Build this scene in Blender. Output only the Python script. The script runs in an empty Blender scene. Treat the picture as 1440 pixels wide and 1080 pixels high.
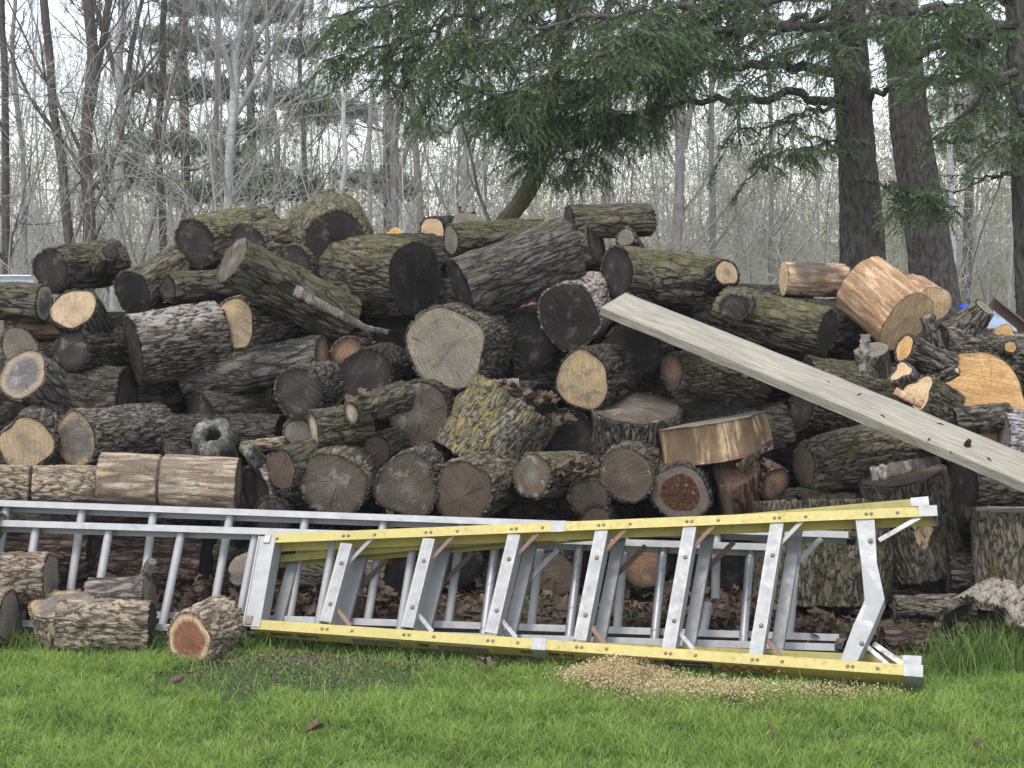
import bpy, math
import numpy as np
from mathutils import Vector, Matrix

C = bpy.context.scene
COL = C.collection

# ------------------------------------------------------------------ camera, sky, sun, exposure
FPX = 2200.0                      # focal length in pixels of the 1440 px wide photograph
CAM_H = 1.5
PITCH = math.atan(210 / FPX)
cam = bpy.data.cameras.new('camera')
cam.sensor_width = 36.0
cam.lens = 36.0 * FPX / 1440.0
cam.clip_start = 0.05
cam.clip_end = 600
cam_ob = bpy.data.objects.new('camera', cam)
COL.objects.link(cam_ob)
cam_ob.location = (0, 0, CAM_H)
cam_ob.rotation_euler = (math.pi / 2 - PITCH, 0, 0)
C.camera = cam_ob

SUN_EL, SUN_AZ = math.radians(66), math.radians(212)     # azimuth clockwise from +Y: behind the camera, to the left
w = bpy.data.worlds.new('World')
C.world = w
w.use_nodes = True
nt = w.node_tree
bg = nt.nodes['Background']
sky = nt.nodes.new('ShaderNodeTexSky')
sky.sky_type = 'NISHITA'
sky.sun_disc = False
sky.sun_elevation = SUN_EL
sky.sun_rotation = SUN_AZ
sky.dust_density = 1.0
sky.air_density = 1.0
hs = nt.nodes.new('ShaderNodeHueSaturation')             # high thin overcast: the sky's own light, nearly colourless
hs.inputs['Saturation'].default_value = 0.45
hs.inputs['Value'].default_value = 1.6
nt.links.new(sky.outputs[0], hs.inputs['Color'])
nt.links.new(hs.outputs[0], bg.inputs['Color'])
bg.inputs['Strength'].default_value = 0.15

sun = bpy.data.lights.new('sun', 'SUN')
sun.energy = 1.5
sun.angle = math.radians(14)
sun.color = (1.0, 0.96, 0.9)
sun_ob = bpy.data.objects.new('sun', sun)
COL.objects.link(sun_ob)
sd = Vector((math.sin(SUN_AZ) * math.cos(SUN_EL), math.cos(SUN_AZ) * math.cos(SUN_EL), math.sin(SUN_EL)))
sun_ob.rotation_euler = sd.to_track_quat('Z', 'Y').to_euler()
sun_ob.location = sd * 30

C.view_settings.view_transform = 'Standard'
C.view_settings.look = 'None'
C.view_settings.exposure = 0.5
C.view_settings.gamma = 1.0
C.view_settings.use_curve_mapping = False
C.cycles.max_bounces = 6
C.cycles.diffuse_bounces = 3
C.cycles.transparent_max_bounces = 4

# ------------------------------------------------------------------ measuring helpers
CAMV = np.array([0, 0, CAM_H])
cF = np.array([0, math.cos(PITCH), -math.sin(PITCH)])
cU = np.array([0, math.sin(PITCH), math.cos(PITCH)])
cR = np.array([1.0, 0, 0])


def ray(x, y):
    return cF + cR * (x - 720) / FPX - cU * (y - 540) / FPX


def at(x, y, Y):
    d = ray(x, y)
    return CAMV + d * (Y / d[1])


def atz(x, y, z):
    d = ray(x, y)
    return CAMV + d * ((z - CAM_H) / d[2])


def on_plane(x, y, o, n):
    d = ray(x, y)
    return CAMV + d * (np.dot(o - CAMV, n) / np.dot(d, n))


def unit(v):
    v = np.asarray(v, float)
    return v / max(np.linalg.norm(v), 1e-9)


# ------------------------------------------------------------------ noise (numpy gradient noise)
_G = np.array([[1, 1, 0], [-1, 1, 0], [1, -1, 0], [-1, -1, 0], [1, 0, 1], [-1, 0, 1], [1, 0, -1], [-1, 0, -1],
               [0, 1, 1], [0, -1, 1], [0, 1, -1], [0, -1, -1]], np.float32)


def perlin(p, seed=0):
    p = np.asarray(p, np.float32)
    i = np.floor(p).astype(np.int64)
    f = p - i
    u = f * f * f * (f * (f * 6 - 15) + 10)
    out = np.zeros(p.shape[0], np.float32)
    for dx in (0, 1):
        wx = u[:, 0] if dx else 1 - u[:, 0]
        for dy in (0, 1):
            wy = u[:, 1] if dy else 1 - u[:, 1]
            for dz in (0, 1):
                wz = u[:, 2] if dz else 1 - u[:, 2]
                h = ((i[:, 0] + dx) * 374761393 + (i[:, 1] + dy) * 668265263 + (i[:, 2] + dz) * 2147483647 + seed * 974634777) & 0xffffffff
                h = ((h ^ (h >> 13)) * 1274126177) & 0xffffffff
                h = (h ^ (h >> 16)) % 12
                g = _G[h]
                out += wx * wy * wz * (g[:, 0] * (f[:, 0] - dx) + g[:, 1] * (f[:, 1] - dy) + g[:, 2] * (f[:, 2] - dz))
    return out


def sstep(a, b, x):
    t = np.clip((x - a) / (b - a), 0, 1)
    return t * t * (3 - 2 * t)


# ------------------------------------------------------------------ mesh helpers
def mk_mesh(name, V, polys, mat=None, smooth=True, attrs=None, mats=None, midx=None):
    """polys: list of (n,k) index arrays"""
    V = np.asarray(V, np.float32)
    polys = [np.asarray(p, np.int32) for p in polys if len(p)]
    me = bpy.data.meshes.new(name)
    me.vertices.add(len(V))
    me.vertices.foreach_set('co', V.ravel())
    li = np.concatenate([p.ravel() for p in polys])
    tot = np.concatenate([np.full(len(p), p.shape[1], np.int32) for p in polys])
    st = np.concatenate([[0], np.cumsum(tot)[:-1]]).astype(np.int32)
    me.loops.add(len(li))
    me.loops.foreach_set('vertex_index', li)
    me.polygons.add(len(tot))
    me.polygons.foreach_set('loop_start', st)
    me.polygons.foreach_set('loop_total', tot)
    me.polygons.foreach_set('use_smooth', np.full(len(tot), bool(smooth)))
    if attrs:
        for k, v in attrs.items():
            a = me.attributes.new(k, 'FLOAT', 'POINT')
            a.data.foreach_set('value', np.asarray(v, np.float32))
    if mat is not None:
        me.materials.append(mat)
    if mats is not None:
        for m in mats:
            me.materials.append(m)
        me.polygons.foreach_set('material_index', np.asarray(midx, np.int32))
    me.update(calc_edges=True)
    return me


def ob(name, me, parent=None):
    o = bpy.data.objects.new(name, me)
    COL.objects.link(o)
    if parent is not None:
        o.parent = parent
    return o


def empty(name, loc=(0, 0, 0)):
    o = bpy.data.objects.new(name, None)
    o.empty_display_size = 0.05
    COL.objects.link(o)
    o.location = [float(a) for a in loc]
    return o


def tag(o, label=None, cat=None, group=None, kind=None):
    if label:
        o['label'] = label
    if cat:
        o['category'] = cat
    if group:
        o['group'] = group
    if kind:
        o['kind'] = kind
    return o


class MB:
    """collects simple shapes into one mesh"""

    def __init__(self):
        self.V, self.Q, self.T, self.n = [], [], [], 0

    def add(self, V, quads=(), tris=()):
        self.V.append(np.asarray(V, float))
        if len(quads):
            self.Q.append(np.asarray(quads) + self.n)
        if len(tris):
            self.T.append(np.asarray(tris) + self.n)
        self.n += len(V)

    def hexa(self, P):
        """8 corners: bottom ring 0-3, top ring 4-7"""
        self.add(P, [(3, 2, 1, 0), (4, 5, 6, 7), (0, 1, 5, 4), (1, 2, 6, 5), (2, 3, 7, 6), (3, 0, 4, 7)])

    def bar(self, p, q, a, b, wa, wb, cut=0.15):
        """chamfered rectangular bar p->q; a,b unit side axes, wa,wb full widths"""
        p, q = np.asarray(p, float), np.asarray(q, float)
        c = cut * min(wa, wb)
        x, y = wa / 2, wb / 2
        prof = [(-x + c, -y), (x - c, -y), (x, -y + c), (x, y - c), (x - c, y), (-x + c, y), (-x, y - c), (-x, -y + c)]
        self.sweep([p, q], [prof, prof], a, b)

    def sweep(self, path, profs, a, b, caps=True):
        V = []
        for P, pr in zip(path, profs):
            for s, t in pr:
                V.append(np.asarray(P) + np.asarray(a) * s + np.asarray(b) * t)
        k = len(profs[0])
        n = len(path)
        Q = []
        for i in range(n - 1):
            for j in range(k):
                j2 = (j + 1) % k
                Q.append((i * k + j, i * k + j2, (i + 1) * k + j2, (i + 1) * k + j))
        self.add(V, Q)
        if caps:
            for i, rev in ((0, True), (n - 1, False)):
                c = np.mean(V[i * k:(i + 1) * k], axis=0)
                m = self.n
                self.add(list(V[i * k:(i + 1) * k]) + [c],
                         tris=[((j + 1) % k, j, k) if rev else (j, (j + 1) % k, k) for j in range(k)])

    def tube(self, pts, radii, k=8, caps=True):
        pts = np.asarray(pts, float)
        n = len(pts)
        t = np.gradient(pts, axis=0)
        t /= np.maximum(np.linalg.norm(t, axis=1, keepdims=True), 1e-9)
        ref = np.array([0.31, 0.2, 0.93]) if abs(t[0] @ np.array([0.31, 0.2, 0.93])) < 0.9 else np.array([1.0, 0, 0])
        a = np.cross(t, ref)
        a /= np.linalg.norm(a, axis=1, keepdims=True)
        b = np.cross(t, a)
        th = np.arange(k) * 2 * math.pi / k
        radii = np.broadcast_to(radii, (n,))
        V = pts[:, None, :] + radii[:, None, None] * (a[:, None, :] * np.cos(th)[None, :, None] + b[:, None, :] * np.sin(th)[None, :, None])
        i = np.arange(n - 1)[:, None] * k
        j = np.arange(k)[None, :]
        j2 = (j + 1) % k
        Q = np.stack([i + j, i + j2, i + k + j2, i + k + j], -1).reshape(-1, 4)
        self.add(V.reshape(-1, 3), Q)
        if caps:
            for e in (0, n - 1):
                self.add(np.vstack([V[e], pts[e][None]]), tris=[(q, (q + 1) % k, k) for q in range(k)])

    def mesh(self, name, mat=None, smooth=False, attrs=None):
        polys = []
        if self.Q:
            polys.append(np.vstack(self.Q))
        if self.T:
            polys.append(np.vstack(self.T))
        return mk_mesh(name, np.vstack(self.V), polys, mat, smooth, attrs)

    def build(self, name, mat, parent=None, smooth=False):
        return ob(name, self.mesh(name, mat, smooth), parent)


# ------------------------------------------------------------------ material helpers
class NT:
    def __init__(self, name):
        self.m = bpy.data.materials.new(name)
        self.m.use_nodes = True
        self.t = self.m.node_tree
        self.b = self.t.nodes['Principled BSDF']
        self.b.inputs['Roughness'].default_value = 0.9
        self.b.inputs['Specular IOR Level'].default_value = 0.25

    def n(self, typ, **kw):
        nd = self.t.nodes.new(typ)
        for k, v in kw.items():
            setattr(nd, k, v)
        return nd

    def ln(self, a, b):
        self.t.links.new(a, b)

    def put(self, sock, v):
        if hasattr(v, 'is_output'):
            self.ln(v, sock)
        elif isinstance(v, (tuple, list)) and len(v) == 3 and sock.type == 'RGBA':
            sock.default_value = (*v, 1)
        else:
            sock.default_value = v

    def coord(self, out='Object', scale=(1, 1, 1)):
        if not hasattr(self, '_tc'):
            self._tc = self.n('ShaderNodeTexCoord')
        if scale == (1, 1, 1):
            return self._tc.outputs[out]
        mp = self.n('ShaderNodeMapping')
        mp.inputs['Scale'].default_value = scale
        self.ln(self._tc.outputs[out], mp.inputs[0])
        return mp.outputs[0]

    def noise(self, vec, scale=5, detail=3, rough=0.55, dist=0.0, out=0):
        nd = self.n('ShaderNodeTexNoise')
        nd.inputs['Scale'].default_value = scale
        nd.inputs['Detail'].default_value = detail
        nd.inputs['Roughness'].default_value = rough
        nd.inputs['Distortion'].default_value = dist
        if vec is not None:
            self.ln(vec, nd.inputs['Vector'])
        return nd.outputs[out]

    def math(self, op, a, b=0.0, c=None, clamp=False):
        nd = self.n('ShaderNodeMath', operation=op, use_clamp=clamp)
        self.put(nd.inputs[0], a)
        self.put(nd.inputs[1], b)
        if c is not None:
            self.put(nd.inputs[2], c)
        return nd.outputs[0]

    def vmath(self, op, a, b=(0, 0, 0)):
        nd = self.n('ShaderNodeVectorMath', operation=op)
        self.put(nd.inputs[0], a)
        self.put(nd.inputs[1], b)
        return nd.outputs['Value'] if op in ('LENGTH', 'DOT_PRODUCT') else nd.outputs[0]

    def mr(self, v, a, b, c=0.0, d=1.0, smooth=True):
        nd = self.n('ShaderNodeMapRange')
        nd.interpolation_type = 'SMOOTHSTEP' if smooth else 'LINEAR'
        self.put(nd.inputs[0], v)
        for i, q in enumerate((a, b, c, d)):
            nd.inputs[i + 1].default_value = q
        return nd.outputs[0]

    def mix(self, fac, a, b, mode='MIX'):
        nd = self.n('ShaderNodeMix', data_type='RGBA', blend_type=mode)
        self.put(nd.inputs[0], fac)
        self.put(nd.inputs[6], a)
        self.put(nd.inputs[7], b)
        return nd.outputs[2]

    def ramp(self, v, stops):
        nd = self.n('ShaderNodeValToRGB')
        cr = nd.color_ramp
        while len(cr.elements) < len(stops):
            cr.elements.new(0.5)
        for e, (p, c) in zip(cr.elements, stops):
            e.position = p
            e.color = (*c, 1)
        self.ln(v, nd.inputs[0])
        return nd.outputs[0]

    def attr(self, name):
        return self.n('ShaderNodeAttribute', attribute_name=name).outputs['Fac']

    def rnd(self):
        if not hasattr(self, '_oi'):
            self._oi = self.n('ShaderNodeObjectInfo')
        return self._oi.outputs['Random']

    def bump(self, h, strength=0.5, dist=0.004):
        nd = self.n('ShaderNodeBump')
        nd.inputs['Strength'].default_value = strength
        nd.inputs['Distance'].default_value = dist
        self.ln(h, nd.inputs['Height'])
        self.ln(nd.outputs[0], self.b.inputs['Normal'])

    def color(self, c):
        self.put(self.b.inputs['Base Color'], c)
        return self


MAT = {}


def bark_mat(name, ridge, furrow, moss=0.0, moss_col=(0.15, 0.15, 0.035), patch=0.0, patch_col=(0.5, 0.48, 0.43), patch_scale=22,
             patch_side=False, streak=0.0, streak_col=(0.3, 0.22, 0.13), bump=0.6, crack=42, crack_amt=.75):
    k = NT(name)
    P = k.coord()
    Ps = k.coord(scale=(1, 1, 0.28))
    cx = k.n('ShaderNodeCombineXYZ')
    k.put(cx.inputs[0], k.math('MULTIPLY', k.rnd(), 37.0))
    k.put(cx.inputs[1], k.math('MULTIPLY', k.rnd(), 11.0))
    Pr = k.vmath('ADD', P, cx.outputs[0])
    Psr = k.vmath('ADD', Ps, cx.outputs[0])
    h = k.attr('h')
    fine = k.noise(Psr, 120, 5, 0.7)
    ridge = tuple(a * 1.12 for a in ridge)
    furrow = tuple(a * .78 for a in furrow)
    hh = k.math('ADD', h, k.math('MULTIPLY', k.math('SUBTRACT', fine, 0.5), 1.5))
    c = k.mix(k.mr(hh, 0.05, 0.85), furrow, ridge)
    vo = k.n('ShaderNodeTexVoronoi', feature='DISTANCE_TO_EDGE')
    vo.inputs['Scale'].default_value = crack
    wv = k.n('ShaderNodeTexNoise')
    wv.inputs['Scale'].default_value = 26
    wv.inputs['Detail'].default_value = 3
    k.ln(Psr, wv.inputs['Vector'])
    k.ln(k.vmath('ADD', Psr, k.vmath('MULTIPLY', k.vmath('SUBTRACT', wv.outputs['Color'], (.5, .5, .5)), (.05, .05, .05))), vo.inputs['Vector'])
    crk = k.mr(vo.outputs['Distance'], 0.0, 0.16)
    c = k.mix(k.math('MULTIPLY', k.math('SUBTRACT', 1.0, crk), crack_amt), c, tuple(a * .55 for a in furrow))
    plate = k.mr(k.noise(Psr, 34, 2, .6), .3, .7, .72, 1.25)
    pc = k.n('ShaderNodeCombineXYZ')
    for i_ in range(3):
        k.put(pc.inputs[i_], plate)
    c = k.mix(1.0, c, pc.outputs[0], 'MULTIPLY')
    big = k.noise(Pr, 5, 3, 0.6)
    c = k.mix(k.mr(big, 0.3, 0.75, 0, 0.75), c, k.mix(1.0, c, (0.62, 0.6, 0.6), 'MULTIPLY'))
    tint = k.noise(Pr, 14, 2)
    c = k.mix(k.mr(tint, 0.45, 0.7, 0, 0.35), c, k.mix(1.0, c, (1.15, 0.93, 0.78), 'MULTIPLY'))
    speck = k.noise(Pr, 130, 2, 0.7)
    c = k.mix(k.mr(speck, 0.58, 0.75, 0, 0.55), c, tuple(min(1, a * 1.55 + 0.015) for a in ridge))
    if streak:
        s = k.noise(Psr, 9, 2)
        c = k.mix(k.mr(s, 0.62 - streak * 0.25, 0.72 - streak * 0.2, 0, 0.9), c, k.mix(fine, streak_col, tuple(a * 0.6 for a in streak_col)))
    if patch:
        pn = k.noise(Pr, patch_scale, 4, 0.7)
        pb = k.noise(Pr, 4.5, 2)
        pm = k.math('MULTIPLY', k.mr(pn, 0.64 - patch * 0.22, 0.7 - patch * 0.2), k.mr(pb, 0.4, 0.55))
        if patch_side:
            g = k.n('ShaderNodeNewGeometry')
            sx = k.n('ShaderNodeSeparateXYZ')
            k.ln(g.outputs['Normal'], sx.inputs[0])
            pm = k.math('MULTIPLY', k.mr(pn, 0.62 - patch * 0.22, 0.67 - patch * 0.2), k.mr(sx.outputs[2], 0.35, 0.9))
        c = k.mix(k.math('MULTIPLY', pm, 0.85), c, k.mix(fine, tuple(a * 0.75 for a in patch_col), patch_col))
    if moss:
        g = k.n('ShaderNodeNewGeometry')
        sx = k.n('ShaderNodeSeparateXYZ')
        k.ln(g.outputs['Normal'], sx.inputs[0])
        up = k.mr(sx.outputs[2], -0.35, 0.75)
        mn = k.noise(Pr, 11, 4, 0.65)
        fm = k.noise(Pr, 70, 3, 0.7)
        mm = k.math('MULTIPLY', up, k.mr(k.math('ADD', mn, k.math('MULTIPLY', k.math('SUBTRACT', fm, 0.5), 0.8)), 0.62 - moss * 0.32, 0.72 - moss * 0.2), clamp=True)
        mc = k.mix(k.mr(fm, 0.3, 0.7), tuple(a * 0.5 for a in moss_col), k.mix(k.mr(mn, .4, .7), moss_col, (moss_col[0] * 0.75, moss_col[1] * 0.85, moss_col[2])))
        c = k.mix(k.math('MULTIPLY', mm, 0.9), c, mc)
    val = k.mr(k.rnd(), 0, 1, 0.78, 1.18, False)
    hsn = k.n('ShaderNodeHueSaturation')
    k.put(hsn.inputs['Value'], val)
    k.ln(c, hsn.inputs['Color'])
    k.color(hsn.outputs[0])
    k.bump(k.math('ADD', fine, k.math('MULTIPLY', crk, crack_amt)), min(1, bump * 1.4), 0.009)
    MAT[name] = k.m
    return k.m


def end_mat(name, center, mid, rim, blotch=(0.1, 0.09, 0.08), blotch_amt=0.3, rings=0.25, rays=0.15, cracks=0.6, saw=0.2, rot=0.0,
            rimw=0.12, spots=0.0):
    k = NT(name)
    P = k.coord()
    cx = k.n('ShaderNodeCombineXYZ')
    k.put(cx.inputs[0], k.math('MULTIPLY', k.rnd(), 41.0))
    k.put(cx.inputs[1], k.math('MULTIPLY', k.rnd(), 17.0))
    Pr = k.vmath('ADD', P, cx.outputs[0])
    # pith, a little off centre
    px = k.n('ShaderNodeCombineXYZ')
    k.put(px.inputs[0], k.math('MULTIPLY', k.math('SUBTRACT', k.math('FRACT', k.math('MULTIPLY', k.rnd(), 7.0)), 0.5), 0.05))
    k.put(px.inputs[1], k.math('MULTIPLY', k.math('SUBTRACT', k.math('FRACT', k.math('MULTIPLY', k.rnd(), 13.0)), 0.5), 0.05))
    Q = k.vmath('MULTIPLY', k.vmath('ADD', P, px.outputs[0]), (1, 1, 0))
    wob = k.noise(Pr, 9, 3)
    r = k.math('ADD', k.vmath('LENGTH', Q), k.math('MULTIPLY', k.math('SUBTRACT', wob, 0.5), 0.035))
    rv = k.n('ShaderNodeCombineXYZ')
    k.put(rv.inputs[0], k.math('ADD', k.math('MULTIPLY', r, 190.0), k.math('MULTIPLY', k.rnd(), 300)))
    ring = k.noise(rv.outputs[0], 1.0, 2, 0.6)
    dirv = k.vmath('NORMALIZE', Q)
    dv = k.vmath('ADD', dirv, cx.outputs[0])
    rayn = k.noise(dv, 16, 3, 0.6)
    t = k.attr('t')
    tt = k.math('ADD', t, k.math('MULTIPLY', k.math('SUBTRACT', wob, 0.5), 0.35))
    c = k.ramp(tt, [(0.0, center), (0.5, mid), (max(0.52, 1 - rimw * 1.8), mid), (1 - rimw * 0.6, rim), (1.0, tuple(a * 0.6 for a in rim))])

    def mulv(c, f):
        cm = k.n('ShaderNodeCombineXYZ')
        for i in range(3):
            k.put(cm.inputs[i], f)
        return k.mix(1.0, c, cm.outputs[0], 'MULTIPLY')
    c = mulv(c, k.mr(ring, 0.3, 0.7, 1 - rings * 1.3, 1 + rings * 0.8))
    c = mulv(c, k.mr(rayn, 0.3, 0.7, 1 - rays * .5, 1 + rays * 0.3))
    # saw marks: straight parallel scratches, each log its own direction
    vr = k.n('ShaderNodeVectorRotate', rotation_type='Z_AXIS')
    k.ln(P, vr.inputs['Vector'])
    k.put(vr.inputs['Angle'], k.math('MULTIPLY', k.rnd(), 23.0))
    mp = k.n('ShaderNodeMapping')
    mp.inputs['Scale'].default_value = (6, 150, 1)
    k.ln(vr.outputs[0], mp.inputs[0])
    sawn = k.noise(mp.outputs[0], 1.0, 3, 0.7)
    c = mulv(c, k.mr(sawn, 0.3, 0.7, 1 - saw * 1.35, 1 + saw))
    bn = k.noise(Pr, 13, 4, 0.65)
    c = k.mix(k.mr(bn, 0.58 - blotch_amt * 0.3, 0.72 - blotch_amt * 0.2, 0, 0.9), c, blotch)
    if spots:
        sn = k.noise(Pr, 45, 3, 0.6)
        c = k.mix(k.mr(sn, 0.7, 0.73, 0, spots), c, (0.72, 0.7, 0.64))
    if rot:
        q = k.math('SUBTRACT', 1.0, tt)
        rn = k.noise(Pr, 60, 4, 0.75)
        rc = k.ramp(rn, [(0.3, (0.02, 0.01, 0.006)), (0.5, (0.075, 0.032, 0.018)), (0.62, (0.12, 0.06, 0.03)), (0.7, (0.5, 0.4, 0.27))])
        c = k.mix(k.mr(q, 0.27, 0.33, 0, rot), c, rc)
    # radial drying cracks, narrowing outwards
    cv = k.vmath('ADD', dirv, cx.outputs[0])
    ck = k.noise(cv, 2.6, 2, 0.7)
    wv = k.math('MULTIPLY', k.math('SUBTRACT', 1.03, t), 0.02)
    cr = k.math('ABSOLUTE', k.math('SUBTRACT', k.math('ADD', ck, k.math('MULTIPLY', k.math('SUBTRACT', wob, 0.5), 0.08)), 0.5))
    cm = k.math('LESS_THAN', cr, wv)
    cm = k.math('MULTIPLY', cm, k.mr(k.noise(Pr, 9, 1), 0.42, 0.52))
    c = k.mix(k.math('MULTIPLY', cm, cracks), c, tuple(a * 0.22 for a in mid))
    fine = k.noise(Pr, 160, 3, 0.7)
    c = mulv(c, k.mr(fine, 0.25, 0.75, 0.7, 1.25))
    hsn = k.n('ShaderNodeHueSaturation')
    k.put(hsn.inputs['Value'], k.mr(k.math('FRACT', k.math('MULTIPLY', k.rnd(), 3.7)), 0, 1, 0.82, 1.2, False))
    k.ln(c, hsn.inputs['Color'])
    k.color(hsn.outputs[0])
    k.bump(k.math('ADD', sawn, k.math('MULTIPLY', cm, -2.0)), 0.35, 0.003)
    MAT[name] = k.m
    return k.m

# ------------------------------------------------------------------ ground
def ground_z(x, y):
    return 0.0


def build_ground():
    xs = np.concatenate([[-160, -80, -40, -20, -10], np.linspace(-6, 6, 61), [10, 20, 40, 80, 160]])
    ys = np.concatenate([[-30, -5, 1], np.linspace(2.5, 12, 50), [14, 17, 21, 26, 32, 40, 60, 100, 180, 300]])
    X, Y = np.meshgrid(xs, ys)
    Z = 0.012 * perlin(np.stack([X.ravel() * 1.3, Y.ravel() * 1.3, X.ravel() * 0], 1), 3).reshape(X.shape)
    Z -= 0.012
    V = np.stack([X, Y, Z], -1).reshape(-1, 3)
    nx, ny = len(xs), len(ys)
    i = np.arange(ny - 1)[:, None] * nx + np.arange(nx - 1)[None, :]
    Q = np.stack([i, i + 1, i + nx + 1, i + nx], -1).reshape(-1, 4)
    k = NT('soil_and_turf')
    P = k.coord()
    n1 = k.noise(P, 2.2, 4, 0.6)
    n2 = k.noise(P, 40, 4, 0.7)
    soil = k.mix(k.mr(n2, 0.3, 0.7), (0.055, 0.043, 0.03), (0.17, 0.135, 0.095))
    turf = k.mix(k.mr(n2, 0.3, 0.7), (0.03, 0.06, 0.012), (0.075, 0.13, 0.03))
    sx = k.n('ShaderNodeSeparateXYZ')
    k.ln(P, sx.inputs[0])
    front = k.mr(k.math('ADD', sx.outputs[1], k.math('MULTIPLY', k.math('SUBTRACT', n1, 0.5), 1.2)), 5.35, 5.65, 1, 0)
    far = k.mr(sx.outputs[1], 8, 12, 0, 1)
    far_floor = k.mix(k.mr(n2, .3, .7), (.07, .065, .035), (.17, .165, .09))
    c = k.mix(front, soil, turf)
    c = k.mix(far, c, far_floor)
    k.color(c)
    k.bump(n2, 0.8, 0.02)
    tag(ob('ground', mk_mesh('ground', V, [Q], k.m)), kind='structure')


build_ground()

# ------------------------------------------------------------------ log materials
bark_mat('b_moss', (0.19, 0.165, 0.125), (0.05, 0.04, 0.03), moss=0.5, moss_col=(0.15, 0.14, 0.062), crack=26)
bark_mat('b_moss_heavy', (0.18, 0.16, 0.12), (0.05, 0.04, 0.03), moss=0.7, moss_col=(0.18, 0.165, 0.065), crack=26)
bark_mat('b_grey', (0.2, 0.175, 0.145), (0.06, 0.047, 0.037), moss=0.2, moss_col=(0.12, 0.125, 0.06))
bark_mat('b_dark', (0.095, 0.08, 0.066), (0.028, 0.022, 0.018), moss=0.3, moss_col=(0.1, 0.105, 0.045))  # dark old bark, toned down further to deepen the shade in the pile's gaps
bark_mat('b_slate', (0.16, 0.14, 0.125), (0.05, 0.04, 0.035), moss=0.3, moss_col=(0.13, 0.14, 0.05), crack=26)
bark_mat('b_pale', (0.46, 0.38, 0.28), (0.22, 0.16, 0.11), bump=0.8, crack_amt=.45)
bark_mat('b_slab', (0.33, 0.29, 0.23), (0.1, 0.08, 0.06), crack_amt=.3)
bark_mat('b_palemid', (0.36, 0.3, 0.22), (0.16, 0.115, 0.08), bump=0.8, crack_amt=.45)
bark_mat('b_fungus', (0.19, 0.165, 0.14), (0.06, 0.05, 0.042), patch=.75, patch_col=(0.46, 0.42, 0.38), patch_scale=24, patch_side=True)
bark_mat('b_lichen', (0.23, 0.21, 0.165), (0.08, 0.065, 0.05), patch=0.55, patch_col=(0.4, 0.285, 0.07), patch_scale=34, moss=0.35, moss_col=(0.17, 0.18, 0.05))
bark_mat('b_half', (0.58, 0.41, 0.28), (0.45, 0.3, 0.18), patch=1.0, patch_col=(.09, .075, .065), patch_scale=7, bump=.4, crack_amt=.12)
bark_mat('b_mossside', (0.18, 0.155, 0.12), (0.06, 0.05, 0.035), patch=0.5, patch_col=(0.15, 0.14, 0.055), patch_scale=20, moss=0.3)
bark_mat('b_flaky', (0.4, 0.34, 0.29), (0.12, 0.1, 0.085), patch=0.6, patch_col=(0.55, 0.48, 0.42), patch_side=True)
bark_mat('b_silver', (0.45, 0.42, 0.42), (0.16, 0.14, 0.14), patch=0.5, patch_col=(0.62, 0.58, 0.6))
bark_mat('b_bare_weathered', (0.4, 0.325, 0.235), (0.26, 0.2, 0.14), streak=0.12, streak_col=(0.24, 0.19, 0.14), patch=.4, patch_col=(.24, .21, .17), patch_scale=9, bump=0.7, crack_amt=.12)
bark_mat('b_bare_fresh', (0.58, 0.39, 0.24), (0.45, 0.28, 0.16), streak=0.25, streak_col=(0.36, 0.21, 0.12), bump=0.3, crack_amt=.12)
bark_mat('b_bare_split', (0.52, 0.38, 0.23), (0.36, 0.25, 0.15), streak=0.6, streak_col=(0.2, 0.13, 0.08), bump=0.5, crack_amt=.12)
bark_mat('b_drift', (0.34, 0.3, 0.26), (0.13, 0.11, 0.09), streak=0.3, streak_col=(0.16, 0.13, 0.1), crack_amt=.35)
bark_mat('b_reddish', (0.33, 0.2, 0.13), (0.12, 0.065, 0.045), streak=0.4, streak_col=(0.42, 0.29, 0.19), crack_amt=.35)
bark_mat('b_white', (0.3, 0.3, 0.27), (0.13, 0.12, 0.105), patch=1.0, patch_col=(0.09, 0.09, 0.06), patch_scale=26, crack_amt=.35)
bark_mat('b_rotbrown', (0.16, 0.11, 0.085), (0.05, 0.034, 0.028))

end_mat('e_black', (0.022, 0.018, 0.016), (0.03, 0.025, 0.022), (0.04, 0.034, 0.03), (0.11, 0.085, 0.06), 0.1, 0.15, 0.15, 0.3, 0.35)
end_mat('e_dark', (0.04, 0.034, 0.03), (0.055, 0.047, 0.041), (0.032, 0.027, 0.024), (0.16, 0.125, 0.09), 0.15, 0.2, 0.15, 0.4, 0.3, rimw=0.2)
end_mat('e_brown', (0.15, 0.118, 0.09), (0.125, 0.09, 0.062), (0.11, 0.083, 0.06), (0.1, 0.08, 0.065), 0.25, 0.18, 0.25, 0.9, 0.22)
end_mat('e_greyc', (0.2, 0.18, 0.16), (0.125, 0.097, 0.07), (0.1, 0.08, 0.06), (0.26, 0.24, 0.22), 0.15, 0.2, 0.25, 0.9, 0.22)
end_mat('e_grey', (0.19, 0.165, 0.135), (0.235, 0.2, 0.155), (0.27, 0.22, 0.15), (0.17, 0.15, 0.13), 0.3, 0.35, 0.3, 0.8, 0.15)
end_mat('e_greytan', (0.2, 0.175, 0.155), (0.25, 0.21, 0.165), (0.5, 0.36, 0.2), (0.14, 0.125, 0.115), 0.45, 0.2, 0.2, 0.5, 0.2, rimw=0.2)
end_mat('e_greyblue', (0.14, 0.13, 0.125), (0.17, 0.155, 0.145), (0.42, 0.32, 0.22), (0.3, 0.27, 0.24), 0.25, 0.2, 0.15, 0.5, 0.2, rimw=0.22)
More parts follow.
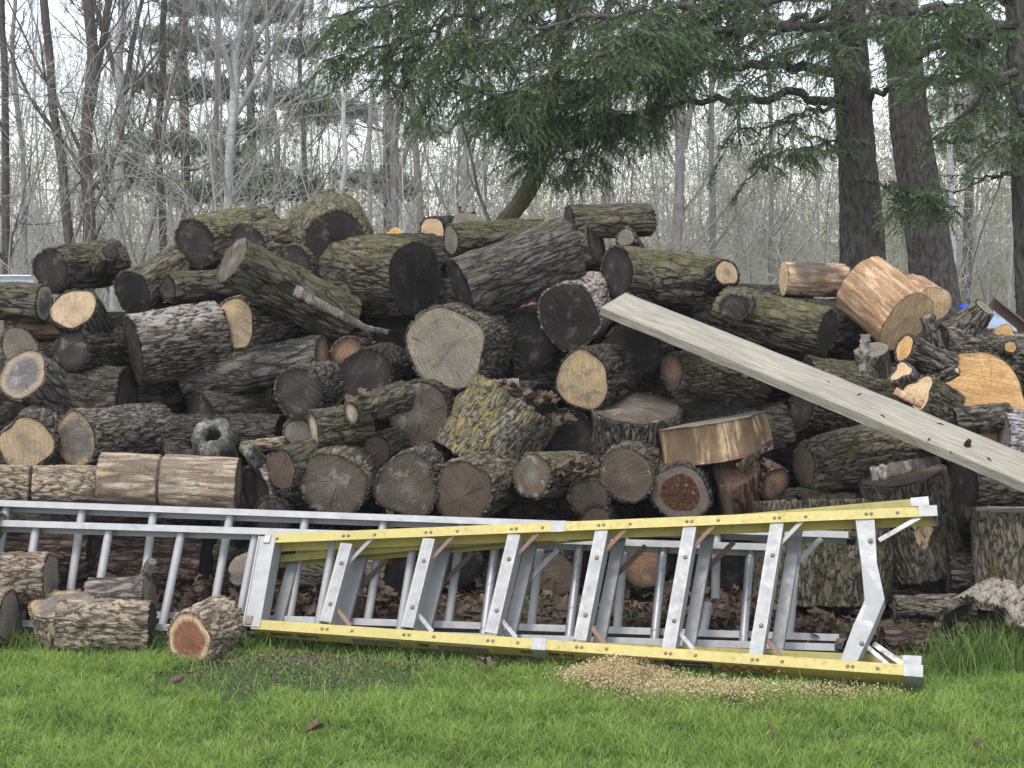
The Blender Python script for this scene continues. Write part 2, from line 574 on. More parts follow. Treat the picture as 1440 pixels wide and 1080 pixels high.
end_mat('e_tan', (0.32, 0.24, 0.16), (0.45, 0.33, 0.205), (0.46, 0.33, 0.19), (0.23, 0.175, 0.12), 0.25, 0.15, 0.2, 0.6, 0.15)
end_mat('e_tanmould', (0.42, 0.32, 0.2), (0.47, 0.34, 0.19), (0.44, 0.31, 0.17), (0.2, 0.165, 0.12), 0.4, 0.12, 0.15, 0.2, 0.2)
end_mat('e_orange', (0.56, 0.32, 0.13), (0.6, 0.355, 0.15), (0.6, 0.38, 0.18), (0.42, 0.23, 0.09), 0.35, 0.2, 0.2, 0.3, 0.25)
end_mat('e_fresh', (0.6, 0.41, 0.24), (0.62, 0.43, 0.25), (0.62, 0.44, 0.28), (0.42, 0.27, 0.15), 0.25, 0.12, 0.1, 0.2, 0.25)
end_mat('e_redheart', (0.2, 0.085, 0.05), (0.25, 0.11, 0.065), (0.58, 0.42, 0.25), (0.15, 0.065, 0.04), 0.2, 0.25, 0.15, 0.6, 0.15, rimw=0.17)
end_mat('e_pale', (0.66, 0.56, 0.42), (0.52, 0.42, 0.3), (0.16, 0.13, 0.1), (0.3, 0.24, 0.18), 0.3, 0.12, 0.15, 0.6, 0.12, rimw=0.25)
end_mat('e_rotten', (0.1, 0.05, 0.03), (0.18, 0.135, 0.1), (0.17, 0.14, 0.11), (0.11, 0.09, 0.07), 0.2, 0.15, 0.15, 0.3, 0.15, rot=1.0)
end_mat('e_mouldspots', (0.17, 0.135, 0.1), (0.135, 0.1, 0.07), (0.15, 0.115, 0.085), (0.11, 0.09, 0.07), 0.2, 0.18, 0.25, 0.9, 0.2, spots=0.9)
end_mat('e_rust', (0.3, 0.19, 0.12), (0.26, 0.15, 0.09), (0.1, 0.075, 0.055), (0.12, 0.08, 0.06), 0.3, 0.15, 0.15, 0.5, 0.3, rimw=0.25)
end_mat('e_gold', (0.5, 0.37, 0.19), (0.55, 0.4, 0.2), (0.3, 0.22, 0.13), (0.35, 0.26, 0.14), 0.3, 0.12, 0.2, 0.3, 0.2)

# bark relief: (frequency across, stretch along, depth in metres, groove width)
RELIEF = {'furrow': (50, .2, .0095, .22), 'fine': (72, .24, .006, .28), 'plate': (30, .17, .0105, .11), 'smooth': (34, .3, .0025, .5),
          'bare': (38, .1, .002, .5), 'lattice': (60, .34, .0085, .3), 'shag': (30, .16, .013, .16)}
RELOF = {'b_moss': 'plate', 'b_moss_heavy': 'plate', 'b_grey': 'furrow', 'b_dark': 'furrow', 'b_slate': 'plate', 'b_pale': 'lattice', 'b_slab': 'lattice',
         'b_palemid': 'lattice', 'b_fungus': 'furrow', 'b_lichen': 'fine', 'b_mossside': 'furrow', 'b_flaky': 'plate', 'b_silver': 'fine',
         'b_bare_weathered': 'bare', 'b_bare_fresh': 'bare', 'b_half': 'bare', 'b_bare_split': 'bare', 'b_drift': 'smooth', 'b_reddish': 'smooth', 'b_white': 'fine', 'b_rotbrown': 'shag'}


def relief(x, y, z, kind, seed):
    s, st, dep, gw = RELIEF[kind]
    q = np.stack([x * s, y * s, z * s * st], 1)
    q = q + 0.55 * np.stack([perlin(q * 0.6, seed + 5), perlin(q * 0.6 + 9, seed + 6), perlin(q * 0.6 + 19, seed + 7)], 1)
    v = np.abs(perlin(q, seed))
    h = sstep(0.0, gw, v)
    v2 = np.abs(perlin(q * np.array([2.1, 2.1, 2.6]) + 31, seed + 1))
    h = h * (0.68 + 0.32 * sstep(0, 0.28, v2))
    if kind in ('plate', 'shag'):
        # overlapping plates: each plate leans, one lip raised
        h = h * (0.75 + 0.6 * perlin(q * np.array([1.0, 1.0, 1.8]) + 55, seed + 2))
    h = h + 0.22 * perlin(np.stack([x * 120, y * 120, z * 70], 1), seed + 3)
    return np.clip(h, -0.2, 1.3), dep


LOGS = []       # (world A, world B, radius) for the checks


def outline(th, seed, amp, lobes):
    o = np.ones_like(th)
    rs = np.random.RandomState(seed + 11)
    for k, a in ((2, .9), (3, .7), (4, .4), (5, .35), (7, .2)):
        o = o + amp * a * rs.uniform(.3, 1) * np.cos(k * th + rs.uniform(0, 6.28))
    for k, a, ph in lobes or ():
        o = o + a * np.cos(k * (th - ph))
    return o


def log_meshes(rA, rB, L, seed, bark, amp=.055, lobes=None, bend=0.0, res=1.0, kerf=None, taperpow=1.0, endA=True, endB=True, flat=None, btk=None):
    kind = RELOF[bark]
    rm = max(rA, rB)
    nth = int(np.clip(2 * math.pi * rm / (.0062 * res), 40, 190))
    nz = int(np.clip(L / (.0085 * res), 10, 110))
    th = np.arange(nth) * 2 * math.pi / nth
    zz = np.linspace(0, 1, nz + 1)
    if kerf:
        zz = np.sort(np.concatenate([zz, [kerf - .012 / L, kerf - .004 / L, kerf, kerf + .004 / L, kerf + .012 / L]]))
    nz = len(zz) - 1
    T, Z = np.meshgrid(th, zz)
    base = (rA + (rB - rA) * Z ** taperpow) * outline(T, seed, amp, lobes)
    low = perlin(np.stack([np.cos(T).ravel() * 1.6, np.sin(T).ravel() * 1.6, Z.ravel() * L * 6], 1), seed + 20).reshape(T.shape)
    base = base * (1 + .07 * low)
    cx, sy = np.cos(T), np.sin(T)
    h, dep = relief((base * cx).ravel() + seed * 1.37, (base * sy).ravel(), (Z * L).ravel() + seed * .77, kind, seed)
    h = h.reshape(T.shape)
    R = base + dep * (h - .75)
    if kerf:
        R = R - .02 * np.exp(-((Z - kerf) * L / .0042) ** 2)
        h = np.where(np.abs(Z - kerf) * L < .005, -.2, h)
    # ragged bark at both ends
    jag = .011 * perlin(np.stack([np.cos(th) * 9, np.sin(th) * 9, th * 0], 1), seed + 8) * (0.3 if 'bare' in bark else 1)
    Zw = Z * L
    Zw[0] += jag
    Zw[-1] += jag
    bend = bend + (.014 * math.sin(seed * 1.7) if L > .35 and 'bare' not in bark else 0)
    bx = bend * np.sin(math.pi * Z)
    V = np.stack([R * cx + bx, R * sy, Zw], -1).reshape(-1, 3)
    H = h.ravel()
    i = np.arange(nz)[:, None] * nth
    j = np.arange(nth)[None, :]
    j2 = (j + 1) % nth
    Q = [np.stack([i + j, i + j2, i + nth + j2, i + nth + j], -1).reshape(-1, 4)]
    btk = (.014 if kind not in ('bare', 'smooth') else .003) if btk is None else btk
    # rims
    Vs, Hs = [V], [H]
    n = len(V)
    faces = []
    for e, zrow in ((0, 0.0), (1, L)):
        bR = base[0 if e == 0 else -1] - btk
        sgn = -1 if e == 0 else 1
        rim = np.stack([bR * np.cos(th), bR * np.sin(th), np.full(nth, zrow - sgn * .004)], -1)
        Vs.append(rim)
        Hs.append(np.full(nth, .25))
        ro = 0 if e == 0 else nz * nth
        a = ro + np.arange(nth)
        a2 = ro + (np.arange(nth) + 1) % nth
        b = n + np.arange(nth)
        b2 = n + (np.arange(nth) + 1) % nth
        Q.append(np.stack([a2, a, b, b2] if e == 0 else [a, a2, b2, b], -1))
        n += nth
        # the cut face
        nr = 10
        rr = np.linspace(0, 1, nr + 1)[1:]
        A, Rr = np.meshgrid(th, rr)
        fr = (bR + .0025)[None, :] * Rr
        fz = perlin(np.stack([fr.ravel() * np.cos(A.ravel()) * 14, fr.ravel() * np.sin(A.ravel()) * 14, A.ravel() * 0 + e * 7], 1), seed + 30) * .004
        fz = fz.reshape(A.shape) + .0015 * (1 - Rr)
        FV = np.stack([fr * np.cos(A), fr * np.sin(A), zrow + sgn * fz], -1).reshape(-1, 3)
        FV = np.vstack([FV, [[0, 0, zrow]]])
        tt = np.concatenate([Rr.ravel(), [0]])
        ii = np.arange(nr - 1)[:, None] * nth
        FQ = np.stack([ii + j, ii + j2, ii + nth + j2, ii + nth + j], -1).reshape(-1, 4)
        FT = np.stack([np.arange(nth), (np.arange(nth) + 1) % nth, np.full(nth, nr * nth)], -1)
        if e == 0:
            FT = FT[:, ::-1]
        else:
            FQ = FQ[:, ::-1]
        faces.append((FV, [FQ, FT], {'t': tt}))
    return (np.vstack(Vs), Q, {'h': np.concatenate(Hs)}), faces


def frame(A, B, roll=0.0):
    zx = Vector(B) - Vector(A)
    q = zx.to_track_quat('Z', 'Y')
    m = q.to_matrix().to_4x4()
    m = m @ Matrix.Rotation(roll, 4, 'Z')
    m.translation = Vector(A)
    return m


NSEED = [100]


def place_log(A, B, rA, rB, bark, eA, eB, name='log', label=None, cat='log', group=None, stubs=(), seed=None, **kw):
    """a log from A to B with its bark, the cut faces that can be seen and any branch stubs"""
    NSEED[0] += 7
    seed = NSEED[0] if seed is None else seed
    L = float(np.linalg.norm(np.asarray(B) - np.asarray(A)))
    M = frame(A, B)
    root = empty(name)
    root.matrix_world = M
    (V, Q, at_), faces = log_meshes(rA, rB, L, seed, bark, **kw)
    bare = 'bare' in bark or bark == 'b_drift'
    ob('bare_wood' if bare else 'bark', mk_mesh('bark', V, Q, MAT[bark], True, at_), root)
    for (FV, FP, fa), e in zip(faces, (eA, eB)):
        ob('cut_face', mk_mesh('cut_face', FV, FP, MAT[e or 'e_dark'], True, fa), root)
    tag(root, label, cat, group)
    Mi = np.array(M.inverted())
    for (P0, P1, r0, r1, bk, ee) in stubs:      # world end points
        NSEED[0] += 7
        L2 = float(np.linalg.norm(np.asarray(P1) - np.asarray(P0)))
        (V, Q, at_), faces = log_meshes(r0, r1, L2, NSEED[0], bk)
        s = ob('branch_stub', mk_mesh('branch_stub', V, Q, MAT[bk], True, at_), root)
        s.matrix_local = M.inverted() @ frame(P0, P1)
        FV, FP, fa = faces[1]
        ob('cut_face', mk_mesh('cut_face', FV, FP, MAT[ee], True, fa), s)
    LOGS.append((np.array(A), np.array(B), (rA + rB) / 2, label))
    return root


def Yd(y):
    return max(6.18, 6.32 + (700 - y) * .0029)


def axis_dir(yaw, pitch):
    a, p = math.radians(yaw), math.radians(pitch)
    return np.array([math.sin(a) * math.cos(p), math.cos(a) * math.cos(p), math.sin(p)])


def lg(x, y, r, yaw, pitch, L, dY, bark, eA, label, eB=None, k=1.0, group=None, stubs=(), cat='log', name='log', Yabs=None, **kw):
    """x, y, r: the near end's centre and radius as measured on the photograph; yaw (+ = far end to the right), pitch (+ = far end up)"""
    Y = Yabs if Yabs is not None else Yd(y) + dY
    A = at(x, y, Y)
    R = r * Y / FPX
    B = A + axis_dir(yaw + math.degrees(math.atan((x - 720) / FPX)), pitch) * L
    st = []
    for (sx, sy, sdY, tx, ty, tdY, r0, r1, bk, ee) in stubs:
        st.append((at(sx, sy, Y + sdY), at(tx, ty, Y + tdY), r0 * Y / FPX, r1 * Y / FPX, bk, ee))
    return place_log(A, B, R, R * k, bark, eA, eB, name=name, label=label, cat=cat, group=group, stubs=st, **kw)


# ------------------------------------------------------------------ the log pile
# top row, left to right
lg(72, 380, 32, 36, 4, .5, 0, 'b_moss', 'e_dark', 'topmost log at the far left, mossy, with a cut branch stub rising from it',
   stubs=[(132, 385, .25, 155, 354, -.02, 17, 14, 'b_moss', 'e_dark')])
lg(62, 426, 27, -62, 2, .5, .02, 'b_moss', 'e_greyblue', 'mossy log running out at the left edge, its grey end beside the bright tan oval')
lg(103, 434, 37, 28, -42, .45, -.12, 'b_dark', 'e_tan', 'log with a bright tan oval end tilted upward, under the far left topmost log')
lg(100, 490, 34, 42, -8, .42, -.02, 'b_dark', 'e_dark', 'dark barked log with a grey oval end, left of the white fungus speckled log', k=1.1)
lg(32, 527, 40, 35, -32, .5, -.1, 'b_slate', 'e_greyblue', 'left edge log with a large tilted grey end ringed in tan, dark bark below', k=1.15)
lg(28, 488, 32, -30, -30, .4, .1, 'b_moss', 'e_grey', 'log with a mouldy end peeping over the large tilted grey end, left edge')
lg(37, 624, 40, 15, 3, .45, -.06, 'b_grey', 'e_tan', 'log with a bright tan squarish end low at the left edge', lobes=[(6, .03, .3)])
lg(106, 618, 42, 47, -3, .5, -.02, 'b_grey', 'e_greytan', 'grooved grey log with a tan rimmed grey end, right of the bright tan squarish end', k=1.05)
lg(142, 684, 30, -86, 2, .75, -.03, 'b_pale', 'e_dark', 'pale ridged log lying sideways with one saw cut, running out at the left edge', kerf=.36)
lg(336, 684, 40, -82, 3, .56, -.02, 'b_bare_weathered', 'e_rust', 'barkless pale log lying sideways with a dark saw cut, above the silver ladder rail', kerf=.56)
lg(188, 492, 52, 78, 8, .4, .06, 'b_fungus', 'e_dark', 'stout dark log lying sideways with white fungus speckled over its top')
lg(331, 455, 38, 42, 3, .42, -.02, 'b_grey', 'e_tan', 'log with a bright tan round end low under the diagonal split mossy log', k=1.05)
lg(186, 411, 33, 38, 17, .55, 0, 'b_moss', 'e_black', 'mossy log slanting up to the right, its black end beside the small mossy log')
lg(236, 405, 21, 55, 2, .4, -.06, 'b_moss', 'e_dark', 'small mossy log with a dark oval end, just left of the diagonal split log')
lg(274, 342, 37, 42, 8, .5, -.02, 'b_moss_heavy', 'e_dark', 'mossy log with a dark brown oval end at the top of the left peak')
lg(346, 350, 37, 35, 4, .5, .02, 'b_moss', 'e_dark', 'log with a dark round end just behind the upper end of the diagonal split log')
lg(328, 365, 36, 66, -27, .62, -.5, 'b_moss_heavy', 'e_greyc', 'long mossy split log lying diagonally down to the right over the left half', k=1.05, btk=.006,
   lobes=[(1, .1, 0)])
lg(413, 372, 29, 28, 0, .4, .05, 'b_moss', 'e_dark', 'log with a dark brown end half hidden above the middle of the diagonal split log')
lg(471, 336, 42, -4, 5, .42, -.02, 'b_moss_heavy', 'e_black', 'thick mossy butt log with a black end, highest log left of the middle', k=1.45, taperpow=.5)
lg(584, 391, 54, -46, 2, .5, -.02, 'b_moss_heavy', 'e_black', 'large mossy log with a wide black end, left of the thick slate grey log', k=1.1)
lg(608, 325, 21, 20, 0, .3, .35, 'b_dark', 'e_fresh', 'log with an orange tan end peeping out behind a narrow grey ended mossy log')
lg(634, 338, 24, 64, 3, .5, .12, 'b_moss_heavy', 'e_grey', 'mossy log with a narrow grey end, in front of the peeping orange tan end')
lg(648, 408, 44, 72, 20, .56, -.22, 'b_slate', 'e_dark', 'thick slate grey plated log leaning up to the right at the top centre', k=1.0)
lg(838, 343, 33, -70, -14, .5, .12, 'b_moss', 'e_dark', 'mossy log in line with the upper end of the thick slate grey plated log', k=1.15)
lg(800, 313, 24, 68, 2, .42, .05, 'b_moss', 'e_dark', 'mossy log lying sideways with a dark half round end, highest right of the middle')
lg(880, 334, 15, 10, -14, .35, .12, 'b_grey', 'e_grey', 'small log with a pale ringed end under the sideways mossy log right of the middle')
lg(868, 382, 39, 55, -6, .58, -.05, 'b_moss_heavy', 'e_dark', 'big mossy log with a split brown end, above the upper end of the grey plank', eB='e_grey', lobes=[(2, .12, .7)])
lg(800, 444, 47, 12, 4, .5, -.12, 'b_flaky', 'e_black', 'log with a round black end and pale flaky bark, by the upper plank end')
lg(1022, 384, 21, -32, -22, .35, .02, 'b_dark', 'e_tan', 'short log with a small bright tan end tilted up, between two big mossy logs', k=1.25)
lg(1164, 467, 34, -66, 8, .52, -.1, 'b_moss_heavy', 'e_black', 'long mossy log with a black oval right end and a cut stub at left', k=1.15,
   stubs=[(1050, 425, .3, 1033, 432, -.1, 24, 22, 'b_moss', 'e_dark')])
lg(1102, 392, 24, 74, -2, .3, .2, 'b_half', 'e_fresh', 'fresh cut chunk half without bark, behind the long mossy log with the black end', k=1.0)
lg(1275, 452, 47, -48, 31, .31, -.05, 'b_bare_fresh', 'e_fresh', 'big freshly cut log without bark, orange tan, at the top right of the pile', k=1.0, seed=911)
lg(1312, 428, 26, -20, 10, .3, .3, 'b_bare_fresh', 'e_fresh', 'small bare tan log just behind the right side of the big freshly cut log')
lg(1272, 489, 22, 56, -22, .24, -.32, 'b_grey', 'e_orange', 'branching log with a small orange end, just under the big freshly cut log', k=1.0,
   stubs=[(1322, 512, .06, 1304, 445, .02, 13, 10, 'b_grey', 'e_grey')])
lg(1386, 560, 68, -24, -22, .42, -.12, 'b_rotbrown', 'e_orange', 'log with a very large smooth orange cut face at the right edge', lobes=[(2, .08, 1.2)], k=.9)
lg(1315, 496, 44, 66, -6, .55, .2, 'b_grey', 'e_dark', 'rough grey forked log behind the large smooth orange face', k=.9,
   stubs=[(1350, 470, 0, 1384, 432, -.08, 26, 17, 'b_grey', 'e_grey'), (1400, 500, -.05, 1421, 488, -.28, 14, 11, 'b_grey', 'e_orange')])
lg(1338, 592, 20, 66, 3, .25, -.14, 'b_grey', 'e_dark', 'small smooth grey log lying above the plank, below the large orange face')
lg(1405, 615, 42, 70, -4, .4, -.05, 'b_silver', 'e_grey', 'log with silvery pinkish bark at the right edge above the plank')
lg(1292, 552, 26, 40, -24, .22, -.3, 'b_mossside', 'e_fresh', 'split wedge with ridged bark and a tan top, left of the large orange face', lobes=[(3, .2, 0)])
lg(1268, 522, 18, 34, -46, .2, -.3, 'b_grey', 'e_fresh', 'small split chunk with a pinkish tan top, under the small orange ended branching log', lobes=[(3, .18, 1)], cat='wood')
lg(1346, 521, 8, -52, -26, .24, -.4, 'b_grey', 'e_fresh', 'broken grey stick leaning against the left side of the large orange face', k=1.3, name='stick', cat='stick')
lg(1412, 470, 15, -20, -20, .25, .1, 'b_bare_fresh', 'e_orange', 'small barkless tan chunk lying on the rough forked log, below the rusty bar', lobes=[(3, .15, 0)], cat='wood')
lg(1226, 492, 24, 16, -68, .45, -.08, 'b_drift', 'e_grey', 'weathered grey stump with a pale smooth top, left of the small orange ended branch')
# middle rows
lg(628, 490, 60, 16, -2, .46, -.22, 'b_grey', 'e_grey', 'log with a very large grey ringed end at the centre of the pile', k=1.1)
lg(735, 480, 46, 12, 4, .45, .12, 'b_reddish', 'e_dark', 'reddish log with a deep set dark end, right of the large grey ringed end')
lg(815, 535, 44, 26, 0, .45, -.1, 'b_dark', 'e_tanmould', 'log with a round golden tan end, under the black ended log with flaky bark', lobes=[(1, .1, 3.1)])
lg(889, 492, 42, 8, 0, .45, -.02, 'b_dark', 'e_black', 'log with a black end tucked under the upper part of the grey plank')
lg(946, 523, 27, 48, -4, .5, -.1, 'b_mossside', 'e_rust', 'mossy dark log with an upright brown oval end under the grey plank', k=1.6, lobes=[(2, .1, 1.5)])
lg(894, 574, 62, 3, -74, .27, -.02, 'b_grey', 'e_greyc', 'upright stump section with a weathered flat grey top in the middle of the pile', cat='stump', name='stump')
lg(1002, 592, 70, 110, -79, .16, -.16, 'b_bare_split', 'e_grey', 'short upright block without bark, streaked tan, right of the upright stump section', lobes=[(3, .09, .4), (2, .06, 1)], k=1.06, btk=.0, bend=.012, cat='wood block', name='wood_block')
lg(588, 582, 48, 20, 0, .45, -.02, 'b_dark', 'e_greyc', 'log with a brown end streaked grey and cracked, below the very large grey ringed end')
lg(724, 562, 72, -104, -55, .34, -.0, 'b_lichen', 'e_grey', 'thick upended block of grey bark spotted with orange lichen')
lg(800, 615, 42, 20, 3, .4, .18, 'b_dark', 'e_dark', 'shadowed log between the orange spotted block and the upright stump section')
lg(514, 535, 44, 12, 0, .45, .05, 'b_dark', 'e_dark', 'log with a dark arched end behind the pale ended mossy stick')
lg(494, 581, 19, 50, 10, .3, -.32, 'b_mossside', 'e_pale', 'slim mossy log with a small pale oval end, above another slim mossy log', k=1.2)
lg(441, 603, 27, 74, 6, .24, -.14, 'b_mossside', 'e_pale', 'slim mossy log with a narrow pale end seen edge on', k=1.05)
lg(419, 608, 22, 5, 0, .35, .06, 'b_grey', 'e_grey', 'small log with a grey end half hidden by the narrow pale end')
lg(421, 552, 39, 22, 0, .45, -.12, 'b_grey', 'e_dark', 'log with a round dark grey end, below the right end of a long log')
lg(456, 502, 30, -66, -10, .68, .05, 'b_slate', 'e_rust', 'long shaded log slanting down to the left under the diagonal split log', k=1.1)
lg(490, 497, 25, 10, 0, .4, .0, 'b_rotbrown', 'e_rust', 'small log with an orange brown end under the lower end of the diagonal split log')
lg(398, 612, 30, -70, -2, .6, .25, 'b_dark', 'e_dark', 'dark log deep in the shade above the hollow white log', k=1.1)
lg(395, 660, 31, 42, 6, .35, -.1, 'b_moss', 'e_brown', 'log with a reddish brown oval end, left of the large cracked round end', k=1.0)
lg(468, 682, 50, 14, 3, .46, -.05, 'b_moss', 'e_greyc', 'log with a large round brown end and star cracks just above the ladder')
lg(529, 634, 24, 22, 2, .38, -.02, 'b_dark', 'e_brown', 'small log with a plain brown end, wedged above the teardrop shaped end')
lg(570, 688, 47, 12, 0, .44, -.02, 'b_grey', 'e_greyc', 'log with a teardrop shaped brown grey end just above the ladder', lobes=[(1, .1, 1.9), (3, .06, 1.75)])
lg(651, 692, 47, 24, 3, .45, -.06, 'b_moss', 'e_brown', 'mossy log with a cracked brown end, right of the teardrop shaped end')
lg(748, 669, 35, 36, -6, .36, -.08, 'b_mossside', 'e_greyc', 'log with a tilted round end with a shiny grey centre and mossy bark')
lg(880, 668, 42, 14, 0, .44, -.1, 'b_moss', 'e_mouldspots', 'log with a round brown end dotted with white mould, below the upright stump section')
lg(956, 694, 44, 10, 2, .44, -.06, 'b_slate', 'e_rotten', 'log with a rotten crumbling red brown heart')
lg(828, 700, 30, 10, 2, .4, -.0, 'b_moss', 'e_brown', 'small log wedged low left of the mould dotted end')
lg(838, 733, 24, 5, 2, .4, -.02, 'b_dark', 'e_brown', 'small log just above the yellow ladder, below the small wedged log', Yabs=6.28)
lg(1090, 681, 25, -34, 12, .28, -.05, 'b_rotbrown', 'e_rust', 'stubby dark log with a small brown face, right of the rotten hearted log')
lg(1034, 662, 34, 12, -58, .24, -.1, 'b_reddish', 'e_rust', 'reddish split piece standing between the rotten hearted log and the stubby dark log', lobes=[(3, .15, .5)])
lg(1131, 655, 30, 56, 5, .48, -.06, 'b_mossside', 'e_brown', 'big rough mossy log with a small brown oval end under the middle of the plank', k=1.6, taperpow=.4)
lg(1260, 655, 58, -10, -72, .5, .1, 'b_mossside', 'e_dark', 'upright mossy bark block behind the lower part of the plank')
lg(1130, 555, 52, 68, -10, .5, .1, 'b_mossside', 'e_dark', 'mossy log lying in the shade right under the middle of the plank', k=1.1)
# lower right: thick blocks on end
lg(1270, 668, 64, 75, -76, .4, -.2, 'b_mossside', 'e_brown', 'thick upright block with a bare brown strip, behind the right ladder end', lobes=[(2, .08, 0)])


def bare_strip(root, r, k, zs, a_w, shift=0.0):
    """where bark has fallen off: a ragged sheet of bare wood lying on the log's side that faces the lawn"""
    M = root.matrix_world
    d = M.inverted().to_3x3() @ Vector((0, -1, .1))
    a0 = math.atan2(d.y, d.x) + shift
    n, m = 26, 14
    V, H = [], []
    for i in range(n):
        z = zs[0] + (zs[1] - zs[0]) * i / (n - 1)
        wd = a_w * (.75 + .35 * math.sin(i * .5 + 1) + .12 * math.sin(i * 2.3))
        for j in range(m):
            a = a0 + wd * (j / (m - 1) - .5) + .04 * math.sin(i * .8)
            rr = r * (1 + (k - 1) * z) + (.005 if 0 < j < m - 1 and 0 < i < n - 1 else -.012)
            V.append((rr * math.cos(a), rr * math.sin(a), z))
    i = np.arange(n - 1)[:, None] * m + np.arange(m - 1)[None, :]
    Q = np.stack([i, i + 1, i + m + 1, i + m], -1).reshape(-1, 4)
    V = np.array(V)
    ob('bare_strip', mk_mesh('bare_strip', V, [Q], MAT['b_bare_split'], True, {'h': .5 + .5 * perlin(V * np.array([80, 80, 12]), 3)}), root)


for o_ in COL.objects:
    if 'bare brown strip' in o_.get('label', ''):
        bpy.context.view_layer.update()
        bare_strip(o_, 64 * 6.2 / FPX, 1.0, (.03, .33), .42, .1)
        break
lg(1446, 716, 82, 150, -83, .28, -.35, 'b_mossside', 'e_grey', 'thick upright block with greenish ridged bark cut off by the right edge')
lg(1150, 704, 92, 165, -79, .42, -.02, 'b_mossside', 'e_grey', 'wide upright block with ridged bark behind the right half of the yellow ladder', lobes=[(2, .06, .5)])
lg(1350, 690, 58, 66, -3, .6, .05, 'b_dark', 'e_dark', 'dark thick log lying under the lower end of the plank at the right edge', k=1.05)
# behind the ladders
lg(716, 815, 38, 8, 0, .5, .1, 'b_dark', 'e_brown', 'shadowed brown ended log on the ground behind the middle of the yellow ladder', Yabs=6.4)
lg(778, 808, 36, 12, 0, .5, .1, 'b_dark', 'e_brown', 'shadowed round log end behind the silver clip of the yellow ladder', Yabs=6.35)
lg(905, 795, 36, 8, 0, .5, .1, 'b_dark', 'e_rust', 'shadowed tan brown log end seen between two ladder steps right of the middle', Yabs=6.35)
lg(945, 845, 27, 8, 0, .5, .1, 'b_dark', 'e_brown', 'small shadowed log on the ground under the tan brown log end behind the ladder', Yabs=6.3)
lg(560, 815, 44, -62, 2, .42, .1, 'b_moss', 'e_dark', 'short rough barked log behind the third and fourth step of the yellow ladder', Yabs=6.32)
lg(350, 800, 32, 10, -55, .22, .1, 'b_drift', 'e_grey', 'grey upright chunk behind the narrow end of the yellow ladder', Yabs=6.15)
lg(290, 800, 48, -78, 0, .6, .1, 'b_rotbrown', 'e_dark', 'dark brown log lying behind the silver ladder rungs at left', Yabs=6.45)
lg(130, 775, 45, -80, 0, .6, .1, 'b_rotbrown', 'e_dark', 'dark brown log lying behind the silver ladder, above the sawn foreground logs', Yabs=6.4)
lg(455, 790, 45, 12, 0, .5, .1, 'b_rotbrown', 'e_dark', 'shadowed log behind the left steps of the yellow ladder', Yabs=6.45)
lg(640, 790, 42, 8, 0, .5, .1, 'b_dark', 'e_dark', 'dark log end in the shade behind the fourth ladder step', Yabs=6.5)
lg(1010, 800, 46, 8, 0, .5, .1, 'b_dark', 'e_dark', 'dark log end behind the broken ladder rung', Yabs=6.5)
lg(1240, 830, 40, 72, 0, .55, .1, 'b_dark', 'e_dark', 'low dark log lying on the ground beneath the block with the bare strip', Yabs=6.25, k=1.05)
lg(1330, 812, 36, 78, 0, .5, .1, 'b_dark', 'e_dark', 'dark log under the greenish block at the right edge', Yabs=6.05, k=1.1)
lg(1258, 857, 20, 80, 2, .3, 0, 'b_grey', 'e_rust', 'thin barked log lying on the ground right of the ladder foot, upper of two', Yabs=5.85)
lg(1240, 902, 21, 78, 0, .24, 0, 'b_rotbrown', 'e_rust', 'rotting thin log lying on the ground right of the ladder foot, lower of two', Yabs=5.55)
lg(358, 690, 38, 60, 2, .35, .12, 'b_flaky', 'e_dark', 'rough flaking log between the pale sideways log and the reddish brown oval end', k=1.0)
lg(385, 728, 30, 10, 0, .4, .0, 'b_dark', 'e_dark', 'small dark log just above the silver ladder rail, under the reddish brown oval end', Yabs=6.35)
lg(10, 466, 18, 78, 0, .4, .15, 'b_reddish', 'e_dark', 'thin reddish split piece lying under the mossy log at the left edge')
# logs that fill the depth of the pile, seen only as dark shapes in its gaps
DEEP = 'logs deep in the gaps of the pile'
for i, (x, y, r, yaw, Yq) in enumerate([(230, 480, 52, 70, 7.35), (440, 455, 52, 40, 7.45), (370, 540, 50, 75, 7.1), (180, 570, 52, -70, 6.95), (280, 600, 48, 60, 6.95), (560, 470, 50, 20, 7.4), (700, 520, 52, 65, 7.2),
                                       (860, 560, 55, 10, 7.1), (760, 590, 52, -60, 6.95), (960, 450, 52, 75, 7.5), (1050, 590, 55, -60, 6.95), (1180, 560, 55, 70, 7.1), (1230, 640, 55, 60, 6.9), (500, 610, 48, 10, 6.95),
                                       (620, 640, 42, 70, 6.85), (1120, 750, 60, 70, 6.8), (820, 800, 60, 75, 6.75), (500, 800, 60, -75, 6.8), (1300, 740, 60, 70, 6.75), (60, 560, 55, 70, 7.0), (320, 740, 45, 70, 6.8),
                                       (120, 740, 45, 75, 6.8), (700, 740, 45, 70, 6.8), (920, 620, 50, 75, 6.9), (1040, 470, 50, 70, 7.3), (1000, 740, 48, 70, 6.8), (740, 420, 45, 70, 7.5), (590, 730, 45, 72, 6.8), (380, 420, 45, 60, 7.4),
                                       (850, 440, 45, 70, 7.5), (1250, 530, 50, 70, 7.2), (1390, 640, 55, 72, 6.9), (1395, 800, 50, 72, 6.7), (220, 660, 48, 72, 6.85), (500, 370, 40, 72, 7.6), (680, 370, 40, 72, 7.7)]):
    lg(x, y, r, yaw, 0, .6, 0, 'b_dark', 'e_dark', 'dark log deep in the gaps of the pile, mostly hidden by the logs in front', Yabs=Yq, group=DEEP, res=2.0)

